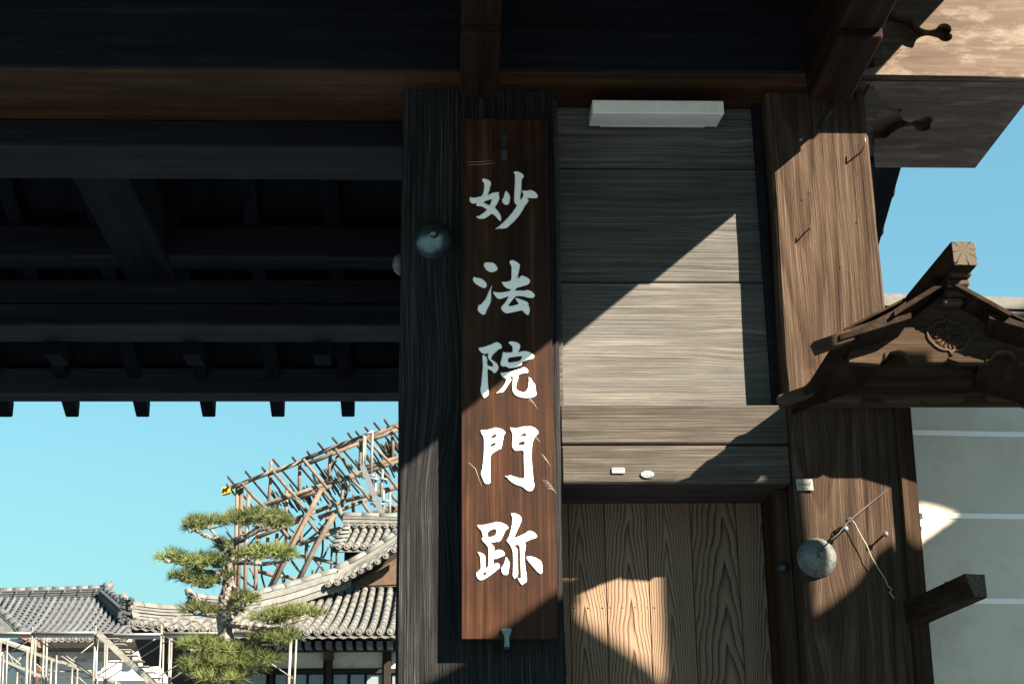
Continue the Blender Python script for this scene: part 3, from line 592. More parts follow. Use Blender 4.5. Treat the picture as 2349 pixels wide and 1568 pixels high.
# carved frame and crest
frame = [(985, 270), (1010, 350), (1070, 390), (1180, 405), (1290, 430), (1370, 480), (1405, 520), (1480, 515), (1560, 570), (1620, 670), (1645, 790), (1630, 900), (1560, 985), (1545, 1040), (1490, 1110), (1400, 1170), (1290, 1190),
         (1200, 1180), (1135, 1230), (1125, 1330), (1100, 1330), (1090, 1230), (1020, 1180), (920, 1185), (800, 1150), (680, 1080), (600, 1000), (520, 930), (460, 830), (440, 700), (470, 580), (540, 520), (610, 515), (650, 450), (740, 405), (860, 390), (940, 350)]
def CZ(x, y, yy): return W((3560+x*300/2138)/1.7029, (1200+y*300/2138)/1.7029, yy)
fp = [CZ(x, y, YG+.017) for x, y in frame]; vs, fs = [], []
vs, fs = tubegeo(fp+[fp[0], fp[1]], .0055, 6, False); mk('crest_frame', vs, fs, M['hoodx'], gb, True)
fp2 = [CZ(1040+(x-1040)*.9, 800+(y-800)*.9, YG+.019) for x, y in frame if y < 1170]
vs, fs = tubegeo(fp2[:], .0035, 6, False); mk('crest_frame', vs, fs, M['hoodx'], gb, True)
cc = CZ(1040, 810, YG+.012); rC = (CZ(1435, 810, YG).x - CZ(1040, 810, YG).x)
def petal():
    vs, fs = [], []; n = 7; m = 6
    for i in range(n):
        s = i/(n-1); r = rC*(.14+.86*s); hw = r*math.sin(math.pi/16)*.93; 
        if s > .85: hw *= .8 if s < .99 else .35
        for k in range(m):
            q = -1+2*k/(m-1); vs.append((q*hw, -.010*math.cos(q*1.5)*(.35+.65*s)*(1 if s < .95 else .5)-.001, r))
    for i in range(n-1):
        for k in range(m-1): a = i*m+k; fs.append((a, a+1, a+m+1, a+m))
    return vs, fs
pv, pf = petal(); pm = bpy.data.meshes.new('petal'); pm.from_pydata(pv, [], pf); pm.materials.append(M['hoodx'])
for p_ in pm.polygons: p_.use_smooth = True
for k in range(16):
    o = bpy.data.objects.new('petal', pm); reg(o, gb, (cc.x, YG+.019, cc.z)); o.rotation_euler = (0, 2*math.pi*k/16, 0)
lathe('crest_center', (cc.x, YG+.019, cc.z), [(rC*.16, 0), (rC*.155, .008), (rC*.1, .012)], M['hoodx'], gb, 16)
# curls and leaf carvings along the lower edge
for sgn in (1, -1):
    cu = [CZ(x, y, YG+.018) for x, y in ((200, 1370), (190, 1330), (140, 1320), (80, 1345), (50, 1400), (60, 1460), (100, 1495))]
    if sgn < 0: cu = [Vector((2*cxg-p.x, p.y, p.z)) for p in cu]
    mk('curl', *tubegeo(cu, .0045, 6), M['hoodx'], gb, True)
    lf = [H(x, y, YG+.018) for x, y in ((868, 1105), (880, 1070), (900, 1050), (950, 1045), (990, 1065), (1010, 1090), (1040, 1110))]
    if sgn < 0: lf = [Vector((2*cxg-p.x, p.y, p.z)) for p in lf]
    mk('carved_leaf', *tubegeo(lf, [.004, .008, .007, .010, .008, .007, .003], 6), M['hoodx'], gb, True)
# roof planks: each side an upper and a lower plank, front ends lit
def plank(p0, p1, th, y0, y1, drop0, drop1, mirror):
    a = H(*p0, y0); b = H(*p1, y0)                         # lower-left and upper-right corner of front edge
    pts = []
    for yy, dz, dxx in ((y0, 0, 0), (y1, drop0, drop1)):
        for q in (a, b):
            x = q.x + dxx
            if mirror: x = 2*cxh-q.x - dxx
            pts.append((x, yy, q.z+dz))
    A, B, C_, D = pts; up = Vector((0, 0, th))
    P = [Vector(A), Vector(B), Vector(D), Vector(C_)]
    o = hexa('roof_plank', [P[0], P[1], P[2], P[3]]+[p+up for p in P], M['hood'], hood, .002)
    bm = bmesh.new(); bm.from_mesh(o.data); bmesh.ops.recalc_face_normals(bm, faces=bm.faces); bm.to_mesh(o.data); bm.free()
for mir in (0, 1):
    plank((930, 838), (1250, 640), .022, YF-.06, YK, -.02, 0, mir)
    plank((598, 985), (1038, 850), .024, YF-.035, YK, -.15, -.085, mir)
    # battens on top, their ends showing beyond the eave
    for yy, e0, e1, ys in ((YF+.02, (435, 1040), (592, 985), YF), (YK-.09, (222, 1365), (352, 1320), YK-.11)):
        a, b = H(*e0, ys), H(*e1, ys)
        if mir: a = Vector((2*cxh-a.x, a.y, a.z)); b = Vector((2*cxh-b.x, b.y, b.z))
        d = (b-a).normalized(); bar('batten', a, b+d*.05, .05, .045, M['hoodx'], hood, bv=.003)
    cu = [H(x, y, YF+.05) for x, y in ((1180, 600), (1150, 628), (1080, 690), (1000, 755), (900, 825), (800, 876), (660, 925), (560, 965))]
    if mir: cu = [Vector((2*cxh-p.x, p.y, p.z)) for p in cu]
    vs, fs = [], []
    for i, p in enumerate(cu):
        th = .045
        vs += [(p.x, YF+.02, p.z-th), (p.x, YF+.09, p.z-th), (p.x, YF+.09, p.z), (p.x, YF+.02, p.z)]
    for i in range(len(cu)-1):
        for k in range(4): a, b = i*4+k, i*4+(k+1) % 4; fs.append((a, b, b+4, a+4))
    fs += [(0, 1, 2, 3), tuple(len(vs)-4+k for k in range(4))[::-1]]
    mk('cover_strip', vs, fs, M['hood'], hood)
    e, f = H(640, 958, YF), H(1268, 640, YF)
    q = [(e.x, e.z+.03), (f.x, f.z+.03)]
    if mir: q = [(2*cxh-x, z) for x, z in q]
    hexa('roof_sheet', [(q[0][0], YF+.03, q[0][1]), (q[1][0], YF+.03, q[1][1]), (q[1][0], YK, q[1][1]), (q[0][0], YK, q[0][1]-.06), (q[0][0], YF+.03, q[0][1]+.01), (q[1][0], YF+.03, q[1][1]+.01), (q[1][0], YK, q[1][1]+.01), (q[0][0], YK, q[0][1]-.05)], M['hood'], hood)
# ridge beam with cracked end grain and a stepped nose below
a = H(1290, 530, YF-.13); b = H(1428, 376, YF-.13)
rb_ = box('ridge_beam', a.x, b.x, YF-.125, YK, a.z, b.z, M['hood'], hood, .008)
plate('beam_face', [[(a.x+.004, a.z+.003), (b.x-.004, a.z+.003), (b.x-.003, b.z-.014), (b.x-.016, b.z-.003), (a.x+.014, b.z-.003), (a.x+.004, b.z-.012)]], YF-.131, YF-.124, M['end'], rb_, .002)
for k, (y0, y1, s0, s1) in enumerate(((560, 605, 1255, 1395), (607, 655, 1245, 1392), (657, 700, 1240, 1388), (702, 745, 1232, 1372))):
    p = H(s0, y1, YF-.05); q = H(s1, y0, YF-.05)
    box('ridge_bracket', p.x+.01, q.x, YF-.07+.018*k, YF+.02, p.z, q.z, M['hoodx'], hood, .008)
# plank post and projecting bar
a = W(2078, 1568, -.05).x; pz = 1.0
hexa('hood_post', [(1.735, -.045, 0), (1.81, -.045, 0), (1.81, .12, 0), (1.735, .12, 0), (1.795, -.034, 3.36), (1.859, -.034, 3.36), (1.859, .12, 3.36), (1.795, .12, 3.36)], M['hoodz'], hood, .004)
p0, p1 = W(2095, 1412, -.045), W(2233, 1352, -.47)
rb2 = bar('crossbar', (p0.x+.005, -.04, p0.z+.01), (p1.x+.01, -.47, p1.z+.015), .082, .088, M['hood'], hood, bv=.004)
q = Vector((p1.x+.01, -.471, p1.z+.015)); plate('beam_face', [[(q.x-.036, q.z-.04), (q.x+.036, q.z-.04), (q.x+.036, q.z+.04), (q.x-.036, q.z+.04)]], -.476, -.470, M['end'], rb2, .001)
p = W(2170, 1345, -.32); 
t = thing('bent_nail', 'small square bent nail standing on the projecting crossbar', 'hook', (p.x, -.32, p.z))
bar('shank', (p.x, -.32, p.z-.03), (p.x, -.32, p.z+.012), .006, .006, M['iron'], t, up=(0, 1, 0)); bar('tip', (p.x-.003, -.32, p.z+.015), (p.x+.012, -.32, p.z+.015), .007, .007, M['iron'], t)

# ------------------------------------------------------------ plastered wall with white lines
wall = thing('plaster_wall', 'grey beige plastered wall with white horizontal lines and a pale tile cap', 'wall', (3.2, .4, 0))
wy = .36; sk = .07
def wpt(x): return wy + (x-1.8)*sk
def wslab(name, z0, z1, proud, mat, x1=7.5, parent=wall, x0=1.79):
    return hexa(name, [(x0, wpt(x0)-proud, z0), (x1, wpt(x1)-proud, z0), (x1, wpt(x1)+.3, z0), (x0, wpt(x0)+.3, z0), (x0, wpt(x0)-proud, z1), (x1, wpt(x1)-proud, z1), (x1, wpt(x1)+.3, z1), (x0, wpt(x0)+.3, z1)], mat, parent)
wslab('plaster_face', 0, 3.66, 0, M['plaster'])
for py in (994, 1183, 1378):
    z = W(2200, py, wy+.03).z
    wslab('white_line', z-.011, z+.011, .004, M['wline'])
zt = W(2200, 690, wy).z
for k in range(3):
    wslab('cap_course', 3.66+k*.06, 3.715+k*.06, .05-.02*k, M['tilew'])
wslab('cap_course', 3.845, zt+.03, .02, M['tilew'])

# ------------------------------------------------------------ made-up blockers outside the frame, added to shade the lower right
def sunprism(name, loop, depth, mat, parent):                # solid with this outline, deep along the light
    n = len(loop); q = [Vector((x, C_Y, z)) for x, z in loop]; d = SUN*depth
    tri = [tuple(f) for f in geometry.tessellate_polygon([[Vector((x, z, 0)) for x, z in loop]])]
    o = mk(name, q+[p+d for p in q], tri+[tuple(i+n for i in f) for f in tri]+[(i, (i+1) % n, (i+1) % n+n, i+n) for i in range(n)], mat, parent)
    bm = bmesh.new(); bm.from_mesh(o.data); bmesh.ops.recalc_face_normals(bm, faces=bm.faces); bm.to_mesh(o.data); bm.free(); return o
C_Y = -2.5
def UW(u, w): return (u-C_Y, w-.85*C_Y)
nb = thing('roof_blocker', 'made-up roofed board outside the frame on the right, added to cast shadow', 'shade blocker', (3.4, C_Y, 0))
def uw(l): return [UW(*p) for p in l]
sunprism('blocker_gable', uw([(-.30, 2.02), (-.123, 2.175), (.081, 2.285), (.325, 2.453), (.60, 2.63), (.79, 2.77), (.78, 2.995), (.912, 2.995), (.914, 2.925), (.938, 2.915), (.938, 2.895), (.912, 2.887), (.914, 2.845), (.920, 2.822), (.93, 2.81), (1.109, 2.685), (1.206, 2.613), (1.30, 2.50), (1.30, 2.1), (-.3, 1.7)]), .9, M['hood'], nb)  # outline follows the wanted shadow edge; ridge stub added to shade the door
box('board', 2.25, 3.78, C_Y-.055, C_Y-.005, 1.2, 4.2, M['hoodz'], nb, 0)  # body of the added blocker
sunprism('post', uw([(1.262, 2.30), (1.408, 2.30), (1.408, 3.02), (1.262, 3.02)]), .12, M['hood'], nb)  # upright added only to shade the right side of the door
for x in (2.3, 3.7): box('post', x, x+.1, C_Y-.2, C_Y-.07, 0, 4.0, M['hoodz'], nb, 0)  # legs of the added blocker
tr = thing('tree_blocker', 'made-up clipped tree outside the frame on the right, added to cast shadow', 'tree', (5.0, C_Y, 0))
cr_ = uw([(1.25, 2.0), (1.30, 2.36), (1.364, 2.412), (1.462, 2.462), (1.573, 2.547), (1.671, 2.668), (1.739, 2.72), (1.80, 2.66), (2.0, 2.75), (2.3, 3.07), (2.356, 3.116), (2.453, 3.181), (2.524, 3.228), (2.65, 3.5), (2.9, 3.7), (3.8, 3.9), (5.5, 3.7), (6.2, 2.6), (6, 1.0), (1.3, .5)])
sunprism('crown_blocker', cr_, 1.6, M['leaf'], tr)  # outline shaped to give the lower shadow edge
sunprism('crown_blocker', uw([(1.80, 2.945), (2.0, 3.05), (2.357, 3.261), (2.441, 3.25), (2.524, 3.228), (2.7, 3.3), (3.0, 3.5), (5, 3.4), (5.6, 3.7), (4.8, 4.2), (3.2, 4.25), (2.2, 4.0), (1.88, 3.6)]), 1.2, M['leaf'], tr)  # outline shaped to give the upper shadow edge
tube('trunk', [(5.2, C_Y-.25, 0), (5.2, C_Y-.25, 3.2)], .14, M['bark'], tr)  # trunk of the added tree

# ------------------------------------------------------------ background: halls, scaffolds, timber frame, pine
def Z3(x, y): return (x*.41945, 910.2+.41945*y)
def Z4(x, y): return (352.3+.26219*x, 939.5+.26219*y)
def Z5(x, y): return (.2*x, 1291.8+.2*y)
def Z6(x, y): return (411+.215*x, 1291.8+.215*y)
def lerp(tab, x):
    if x <= tab[0][0]: return tab[0][1]
    for (a, b), (c, d) in zip(tab, tab[1:]):
        if x <= c: return b+(d-b)*(x-a)/(c-a)
    return tab[-1][1]

# --- main hall with the pale tiled roof
HY = 22.0
hall = thing('temple_hall', 'large temple hall with pale round tile roof behind the pine', 'temple hall', W(700, 1500, HY+.8)*1.0)
roof = bpy.data.objects.new('roof', None); reg(roof, hall, W(700, 1440, HY+1))
topmap = [(303, 325), (346, 380), (370, 416), (417, 488), (450, 535), (500, 598), (550, 648), (600, 690), (650, 725), (701, 763), (724, 784), (770, 818), (818, 852), (865, 890), (910, 930)]
topy = [(325, 1416), (416, 1414), (490, 1405), (540, 1398), (598, 1384), (650, 1372), (690, 1363), (725, 1355), (763, 1349), (815, 1344), (930, 1337)]
evy = [(303, 1430), (346, 1435), (392, 1442), (470, 1447), (560, 1451), (700, 1452), (790, 1451), (930, 1450)]
def topdep(yb, yt): return HY + 4.6*(yb-yt)/112
bxs = [303, 324, 346, 369, 392, 416]
while bxs[-1] < 910: bxs.append(bxs[-1]+24)
gap_parts = []; rows = []; brl = None
def disc_prof(r): return [(r*.98, -.06), (r, 0), (r*.86, .006), (r*.82, -.004), (r*.55, -.004), (r*.5, .008), (r*.2, .010)]
tdisc = None
def row_pts(xb, d=0):
    xt = lerp(topmap, xb); yb = lerp(evy, xb); yt = lerp(topy, xt)
    n = max(2, round((yb-yt)/10)); P = []
    b = W(xb, yb, HY); t_ = W(xt, yt, topdep(yb, yt))
    for i in range(n+1):
        s = i/n; p = b.lerp(t_, s); p.z -= .16*math.sin(math.pi*s)*(n/11); P.append(p)
    return P
half = lambda n=6: [(math.cos(math.pi*k/n), math.sin(math.pi*k/n)) for k in range(n+1)]
def barrel(name, p, q, r0, r1, mat, parent, sx=Vector((1, 0, 0))):
    d = (q-p).normalized(); s = (sx - d*sx.dot(d)).normalized(); u = s.cross(d); u = u if u.z > 0 else -u
    vs, fs = [], []
    for c, r in ((p, r0), (q, r1)):
        for a, b in half(): vs.append(c+s*a*r+u*b*r)
    n = 7
    for k in range(n-1): fs.append((k, k+1, k+1+n, k+n))
    fs.append(tuple(range(n))[::-1]); fs.append(tuple(range(n, 2*n)))
    o = mk(name, vs, fs, mat, parent)
    for f in o.data.polygons: f.use_smooth = len(f.vertices) == 4
    return o
TR = .062
for xb in bxs:
    P = row_pts(xb); rows.append(P)
    for i in range(len(P)-1):
        barrel('tile', P[i], P[i+1].lerp(P[i], -.02), TR*1.04, TR*.97, M['tilew'], roof)
    c = P[0] + Vector((0, -.005, .02))
    if tdisc is None: tdisc = lathe('eave_tile', c, disc_prof(TR*1.12), M['tile'], roof, 16)
    else: copy_of(tdisc, roof, c)
# stepped pan tiles between the barrels
for A, B in zip(rows, rows[1:]):
    n = min(len(A), len(B)); L = (A[0]-A[-1]).length
    m = max(3, int(L/.13))
    def at(P, s):
        f = s*(len(P)-1); i = min(int(f), len(P)-2); return P[i].lerp(P[i+1], f-i)
    for k in range(m):
        s0, s1 = k/m, (k+1)/m
        a, b, c, d = at(A, s0), at(B, s0), at(B, s1), at(A, s1)
        dn = Vector((0, 0, -.035)); up = Vector((0, 0, .012)); mid0 = (a+b)/2 + Vector((0, 0, -.075)); mid1 = (c+d)/2+Vector((0, 0, -.095))
        vs = [a+dn+up, mid0+up, b+dn+up, c+dn, mid1, d+dn, a+dn*2.2, mid0+dn, b+dn*2.2]
        gap_parts.append((vs, [(0, 1, 4, 5), (1, 2, 3, 4), (6, 7, 1, 0), (7, 8, 2, 1)]))
tag(join('pan_tiles', gap_parts, M['tile'], roof), kind='stuff')
# ridges: stacked courses along a line, with a rounded cap and an upturned end tile
def ridge(name, px, ys, h, th, parent, mat, caps=True, courses=4, cm=None):
    pts = [W(x, y, d) for (x, y), d in zip(px, ys)]
    for c in range(courses):
        vs, fs = [], []
        z0 = -h*(c+1)/courses; z1 = -h*c/courses-.020; t2 = th*(1-.07*c % 2*.1)/2 + .012*(c % 2)
        for i, p in enumerate(pts):
            d = (pts[min(i+1, len(pts)-1)]-pts[max(i-1, 0)]); s = Vector((d.y, -d.x, 0)).normalized()*t2
            vs += [p+s+Vector((0, 0, z0)), p-s+Vector((0, 0, z0)), p-s+Vector((0, 0, z1)), p+s+Vector((0, 0, z1))]
        for i in range(len(pts)-1):
            for k in range(4): a, b = i*4+k, i*4+(k+1) % 4; fs.append((a, b, b+4, a+4))
        fs += [(0, 1, 2, 3), tuple(len(vs)-4+k for k in range(4))]
        mk(name+'_course', vs, fs, mat, parent)
    vs, fs = [], []
    for i, p in enumerate(pts):
        d = (pts[min(i+1, len(pts)-1)]-pts[max(i-1, 0)]); s = Vector((d.y, -d.x, 0)).normalized()*th*.42
        vs += [p+s+Vector((0, 0, -h*.98)), p-s+Vector((0, 0, -h*.98)), p-s+Vector((0, 0, -.015)), p+s+Vector((0, 0, -.015))]
    for i in range(len(pts)-1):
        for k in range(4): a, b = i*4+k, i*4+(k+1) % 4; fs.append((a, b, b+4, a+4))
    mk(name+'_core', vs, fs, M['tiledk'], parent)
    for i in range(len(pts)-1):
        L = (pts[i+1]-pts[i]).length; n = max(1, round(L/.34))
        for k in range(n):
            a, b = pts[i].lerp(pts[i+1], k/n), pts[i].lerp(pts[i+1], (k+1)/n)
            d = b-a; barrel(name+'_tile', a, b, min(th*.42, .105), min(th*.40, .10), cm or mat, parent, Vector((d.y, -d.x, 0)).normalized())
def horn(px, ys, r, parent, mat):
    tube('end_tile', [W(x, y, d) for (x, y), d in zip(px, ys)], [r*.9, r, r*1.05, r*.8][:len(px)], mat, parent, 10)
def oni(px, py, y, w, h, parent, mat, seed=1):
    rr = random.Random(seed); parts = []; c = W(px, py, y)
    for k in range(34):
        x, z = rr.uniform(-.42, .42)*w, rr.uniform(-.5, .5)*h; s = .05*w+.09*w*rr.random()
        parts.append(boxgeo(c.x+x-s, c.x+x+s, y-.12-rr.random()*.08, y+.1, c.z+z-s, c.z+z+s))
    bevel(join('ridge_ornament', parts, mat, parent), .008)
ridge('hip_ridge', [(300, 1389), (325, 1392), (360, 1396), (400, 1398), (448, 1396)], [HY+.3, HY+.45, HY+.7, HY+.95, HY+1.2], .30, .24, roof, M['tilew'], courses=5)
ridge('hip_ridge', [(446, 1370), (470, 1374), (505, 1376), (550, 1371), (595, 1363)], [HY+1.3, HY+1.5, HY+1.7, HY+2.1, HY+2.5], .30, .24, roof, M['tilew'], courses=5)
horn([(300, 1389), (290, 1382), (284, 1374), (281, 1361)], [HY+.3, HY+.25, HY+.2, HY+.2], .085, roof, M['tilew'])
horn([(447, 1369), (440, 1364), (433, 1358), (430, 1349)], [HY+1.3, HY+1.25, HY+1.2, HY+1.2], .075, roof, M['tile'])
mk('ridge_end', *tubegeo([W(301, 1390, HY+.28), W(308, 1418, HY+.28)], .10, 4), M['tile'], roof)
mk('ridge_end', *tubegeo([W(450, 1370, HY+1.28), W(456, 1396, HY+1.28)], .08, 4), M['tile'], roof)
oni(291, 1403, HY+.25, .24, .5, roof, M['tiledk'], 4); oni(440, 1379, HY+1.25, .17, .34, roof, M['tiledk'], 6)
# upper verge ridge climbing to the right, its row of end tiles, gable and foot ridge
vy = [HY+2.5, HY+2.8, HY+3.1, HY+3.3, HY+3.5, HY+3.6]
ridge('verge_ridge', [(590, 1363), (650, 1348), (690, 1336), (735, 1322), (776, 1311), (800, 1300)], vy, .42, .34, roof, M['tilew'], courses=3)
ridge('verge_ridge', [(770, 1307), (800, 1294), (840, 1272), (880, 1246), (930, 1212)], [HY+3.5, HY+3.6, HY+3.7, HY+3.8, HY+3.9], .36, .34, roof, M['tilew'], courses=3)
for px, py in ((753, 1339), (774, 1335), (792, 1326), (810, 1318), (828, 1308), (847, 1299), (866, 1287), (885, 1274), (904, 1260)):
    copy_of(tdisc, roof, W(px, py, HY+3.05)).scale = (1, 1, 1)
    p = W(px, py, HY+3.05); barrel('tile', p+Vector((.0, .02, 0)), p+Vector((.10, .6, .28)), TR, TR, M['tilew'], roof)
mk('verge_bed', [W(760, 1346, HY+3.2), W(912, 1264, HY+3.2), W(912, 1248, HY+3.5), W(735, 1330, HY+3.5)], [(0, 1, 2, 3)], M['tile'], roof)
ridge('foot_ridge', [(722, 1345), (770, 1338), (815, 1335), (930, 1331)], [HY+4.3]*4, .14, .3, roof, M['tilew'], courses=2)
mk('gable_wall', [W(770, 1345, HY+4.1), W(935, 1338, HY+4.1), W(935, 1235, HY+4.1)], [(0, 1, 2)], M['gable'], hall)
hexa('barge_board', [W(775, 1342, HY+3.6), W(800, 1342, HY+3.6), W(930, 1268, HY+3.6), W(930, 1255, HY+3.6), W(775, 1342, HY+3.75), W(800, 1342, HY+3.75), W(930, 1268, HY+3.75), W(930, 1255, HY+3.75)], M['hallwood'], hall)
# roof turret with its own little tiled roof
TY = HY+5.5
tur = bpy.data.objects.new('roof_turret', None); reg(tur, hall, W(840, 1230, TY))
ridge('turret_ridge', [(788, 1184), (830, 1184.5), (870, 1185.5), (920, 1187)], [TY+1]*4, .42, .3, tur, M['tilew'], courses=5)
horn([(790, 1184), (783, 1180), (779, 1173), (779, 1164)], [TY+1]*4, .06, tur, M['tile'])
xb = [777, 796, 815, 834, 852, 870, 888, 906]; xt = [803, 820, 838, 856, 873, 891, 908, 926]; trows = []
for a, b in zip(xb, xt):
    P = [W(a+(b-a)*s**.8, 1255-43*s, TY-.4+1.4*s) for s in (0, .25, .5, .75, 1)]; trows.append(P)
    for i in range(4): barrel('tile', P[i], P[i+1], .068, .062, M['tilew'], tur)
    copy_of(tdisc, tur, P[0]+Vector((0, -.01, .02))).scale = (1.1, 1.1, 1.1)
    copy_of(tdisc, tur, W(b-5, 1204.5, TY+.8))
gp = []
for A, B in zip(trows, trows[1:]):
    for k in range(14):
        s0, s1 = k/14, (k+1)/14
        a, b, c, d = at(A, s0), at(B, s0), at(B, s1), at(A, s1); dn = Vector((0, 0, -.05))
        gp.append(([a+dn, b+dn, c+dn*1.5, d+dn*1.5, a+dn*2, b+dn*2], [(0, 1, 2, 3), (4, 5, 1, 0)]))
tag(join('pan_tiles', gp, M['tile'], tur), kind='stuff')
for i in range(5): barrel('verge_tile', W(757+7*i, 1255-10*i, TY-.4+.25*i), W(790+3*i, 1250-9*i, TY-.35+.25*i), .075, .07, M['tilew'], tur, Vector((0, 1, 0)))
b0, b1 = W(790, 1268, TY), W(935, 1290, TY)
box('turret_body', b0.x, b1.x, TY, TY+1.8, W(800, 1345, TY).z, b0.z+.05, M['hallwood'], tur, 0)
for k in range(6): x = b0.x+.1+k*.28; box('slat', x, x+.10, TY-.05, TY-.001, W(800, 1345, TY).z, b0.z, M['hallwood'], tur, 0)
box('turret_eave', W(762, 1262, TY).x, b1.x, TY-.25, TY+.1, W(770, 1265, TY).z, W(770, 1259, TY).z, M['hallwood'], tur, 0)
# eaves, brackets, walls, windows
e0, e1 = W(296, 1452, HY+.1), W(935, 1468, HY+.1)
wyh = HY+1.5
hexa('eave_soffit', [W(300, 1440, HY+.05), W(935, 1458, HY+.05), W(935, 1478, wyh+.1), W(330, 1530, wyh+.4), W(300, 1432, HY+.3), W(935, 1452, HY+.3), W(935, 1452, wyh+.4), W(330, 1440, wyh+.6)], M['hallwood'], hall)
z0, z1 = W(800, 1457, HY).z, W(800, 1465, HY).z
hexa('fascia', [W(560, 1464, HY+.02), W(935, 1463, HY+.02), W(935, 1463, HY+.12), W(560, 1464, HY+.12), W(560, 1457, HY+.02), W(935, 1456, HY+.02), W(935, 1456, HY+.12), W(560, 1457, HY+.12)], M['gable'], hall)
for px in (636, 660, 684, 706, 730, 754, 777, 801, 824, 848, 871, 894):
    p = W(px, 1477, HY+.75); box('rafter_end', p.x-.055, p.x+.055, HY+.72, HY+1.3, p.z-.06, p.z+.06, M['bossl'] if False else M['alu'], hall, 0)
box('eave_beam', W(560, 1480, wyh-.3).x, W(935, 1480, wyh-.3).x, wyh-.35, wyh-.1, W(800, 1492, wyh-.3).z, W(800, 1470, wyh-.3).z, M['hallwood'], hall, 0)
hw = wyh
def hbox(name, x0, x1, y0, y1, f, mat, th=.12):
    a, b = W(x0, y1, hw-f), W(x1, y0, hw-f); return box(name, a.x, b.x, hw-f, hw-f+th, a.z, b.z, mat, hall, 0)
hbox('wall', 500, 935, 1460, 1700, 0, M['hallwood'], .3); hbox('wall', 400, 499, 1450, 1700, -.4, M['hallwood'], .3)
mk('soffit_curve', [W(300, 1446, HY+.1), W(500, 1460, HY+.1), W(500, 1600, HY+1.7), W(420, 1600, HY+1.7), W(372, 1512, HY+1.4), W(330, 1478, HY+.7)], [(0, 1, 2, 3, 4, 5)], M['hallwood'], hall)
for a, b in ((520, 612), (629, 743), (763, 878), (898, 935)):
    hbox('plaster_panel', a, b, 1478, 1532, .02, M['stucco'], .05)
for a, b in ((612, 629), (743, 763), (878, 898)):
    hbox('column', a, b, 1470, 1700, .14, M['hallwood'])
hbox('beam', 500, 935, 1533, 1545, .10, M['hallwood'])
hbox('cap_block', 741, 765, 1484, 1511, .22, M['gable'], .2)
for x, w in ((690, 0), (760-0, 0)): pass
for c in (753, 620, 888):                       # boat shaped brackets
    a, b = W(c-38, 1483, hw-.18), W(c+38, 1483, hw-.18); m = W(c, 1494, hw-.18).z
    plate('bracket', [[(a.x, a.z+.1), (a.x, a.z), (a.x+.08, m+.03), (a.x+.22, m), (b.x-.22, m), (b.x-.08, m+.03), (b.x, a.z), (b.x, a.z+.1)]], hw-.2, hw-.1, M['hallwood'], hall)
for a, b in ((520, 611), (629, 658), (660, 703), (706, 742), (763, 797), (802, 836), (840, 877), (899, 935)):
    o = hbox('window', a, b, 1546, 1640, .03, M['shoji'], .03)
    for x in (a, b): hbox('window_frame', x-.8, x+.8, 1546, 1640, .06, M['hallwood'], .04)

# --- cream storehouse on the left with grey tiles
LY = 32.0
lh = thing('storehouse', 'white walled storehouse with blue grey tile roof at the far left', 'storehouse', W(150, 1520, LY+1)*1.0)
lrf = bpy.data.objects.new('roof', None); reg(lrf, lh, W(150, 1420, LY+2))
lp = []; lrows = []
hip = [(242, 1371), (255, 1384), (270, 1397), (285, 1412), (300, 1440)]
xt = -58
while xt < 372:
    x1 = xt; yt = 1371
    xb_ = xt-76; yb = 1467
    s_end = 0
    # clip at the hip on the right and at the descending ridge on the lower left
    t0, t1 = 0, 1
    for s in [i/40 for i in range(41)]:
        x, y = xt-76*s, 1371+96*s
        if x > 240 and y < lerp(hip, x): t0 = s+.02
        if x < 56 and y > 1400+ (x/54)*52 + 0: t1 = min(t1, s)
    if t1-t0 > .08:
        P = []
        for k in range(5):
            s = t0+(t1-t0)*k/4; p = W(xt-76*s, 1371+96*s, LY+4.5*(1-s)); p.z -= .15*math.sin(math.pi*s); P.append(p)
        lrows.append(P)
        vs, fs = [], []
        tubes = []
        for k in range(4):
            d = (P[k+1]-P[k])
            for j in range(1):
                a, b = P[k], P[k+1]
                s_ = Vector((1, 0, 0)); u = Vector((0, -.5, .86)); n0 = len(vs)
                for c, r in ((a, .052), (b, .054)):
                    for ca, sa in half(4): vs.append(c+s_*ca*r+u*sa*r)
                for q in range(4): fs.append((n0+q, n0+q+1, n0+q+6, n0+q+5))
        mk('tile_row', vs, fs, M['tileb'], lrf, True)
        if t1 > .97:
            copy_of(tdisc, lrf, P[-1]+Vector((0, -.02, .02))).scale = (1.25,)*3
    xt += 15.4
gp = []
for A, B in zip(lrows, lrows[1:]):
    for k in range(12):
        s0, s1 = k/12, (k+1)/12
        a, b, c, d = at(A, s0), at(B, s0), at(B, s1), at(A, s1); dn = Vector((0, .02, -.05))
        gp.append(([a+dn, b+dn, c+dn*.2, d+dn*.2, c+dn*2, d+dn*2], [(0, 1, 2, 3), (3, 2, 4, 5)]))
tag(join('pan_tiles', gp, M['tiled'], lrf), kind='stuff')
ridge('main_ridge', [(-30, 1357), (60, 1354), (150, 1352), (230, 1349), (246, 1347)], [LY+4.7]*5, .50, .5, lrf, M['tiledk'], courses=8, cm=M['tileb'])
for k in range(8):
    p = W(5+36.6*k, 1363-k*.9, LY+4.3); bar('ridge_clip', p+Vector((.0, 0, .22)), p+Vector((-.05, 0, .02)), .02, .02, M['tilew'], lrf)
tube('ridge_horn', [W(240, 1347, LY+4.6), W(250, 1344, LY+4.6), W(255, 1340, LY+4.6), W(258, 1331, LY+4.6)], [.14, .14, .09, .02], M['tiled'], lrf, 8)
ridge('hip_ridge', [(243, 1352), (258, 1364), (272, 1376), (287, 1389), (300, 1402)], [LY+4.4, LY+3.9, LY+3.3, LY+2.8, LY+2.2], .5, .42, lrf, M['tiledk'], courses=6, cm=M['tileb'])
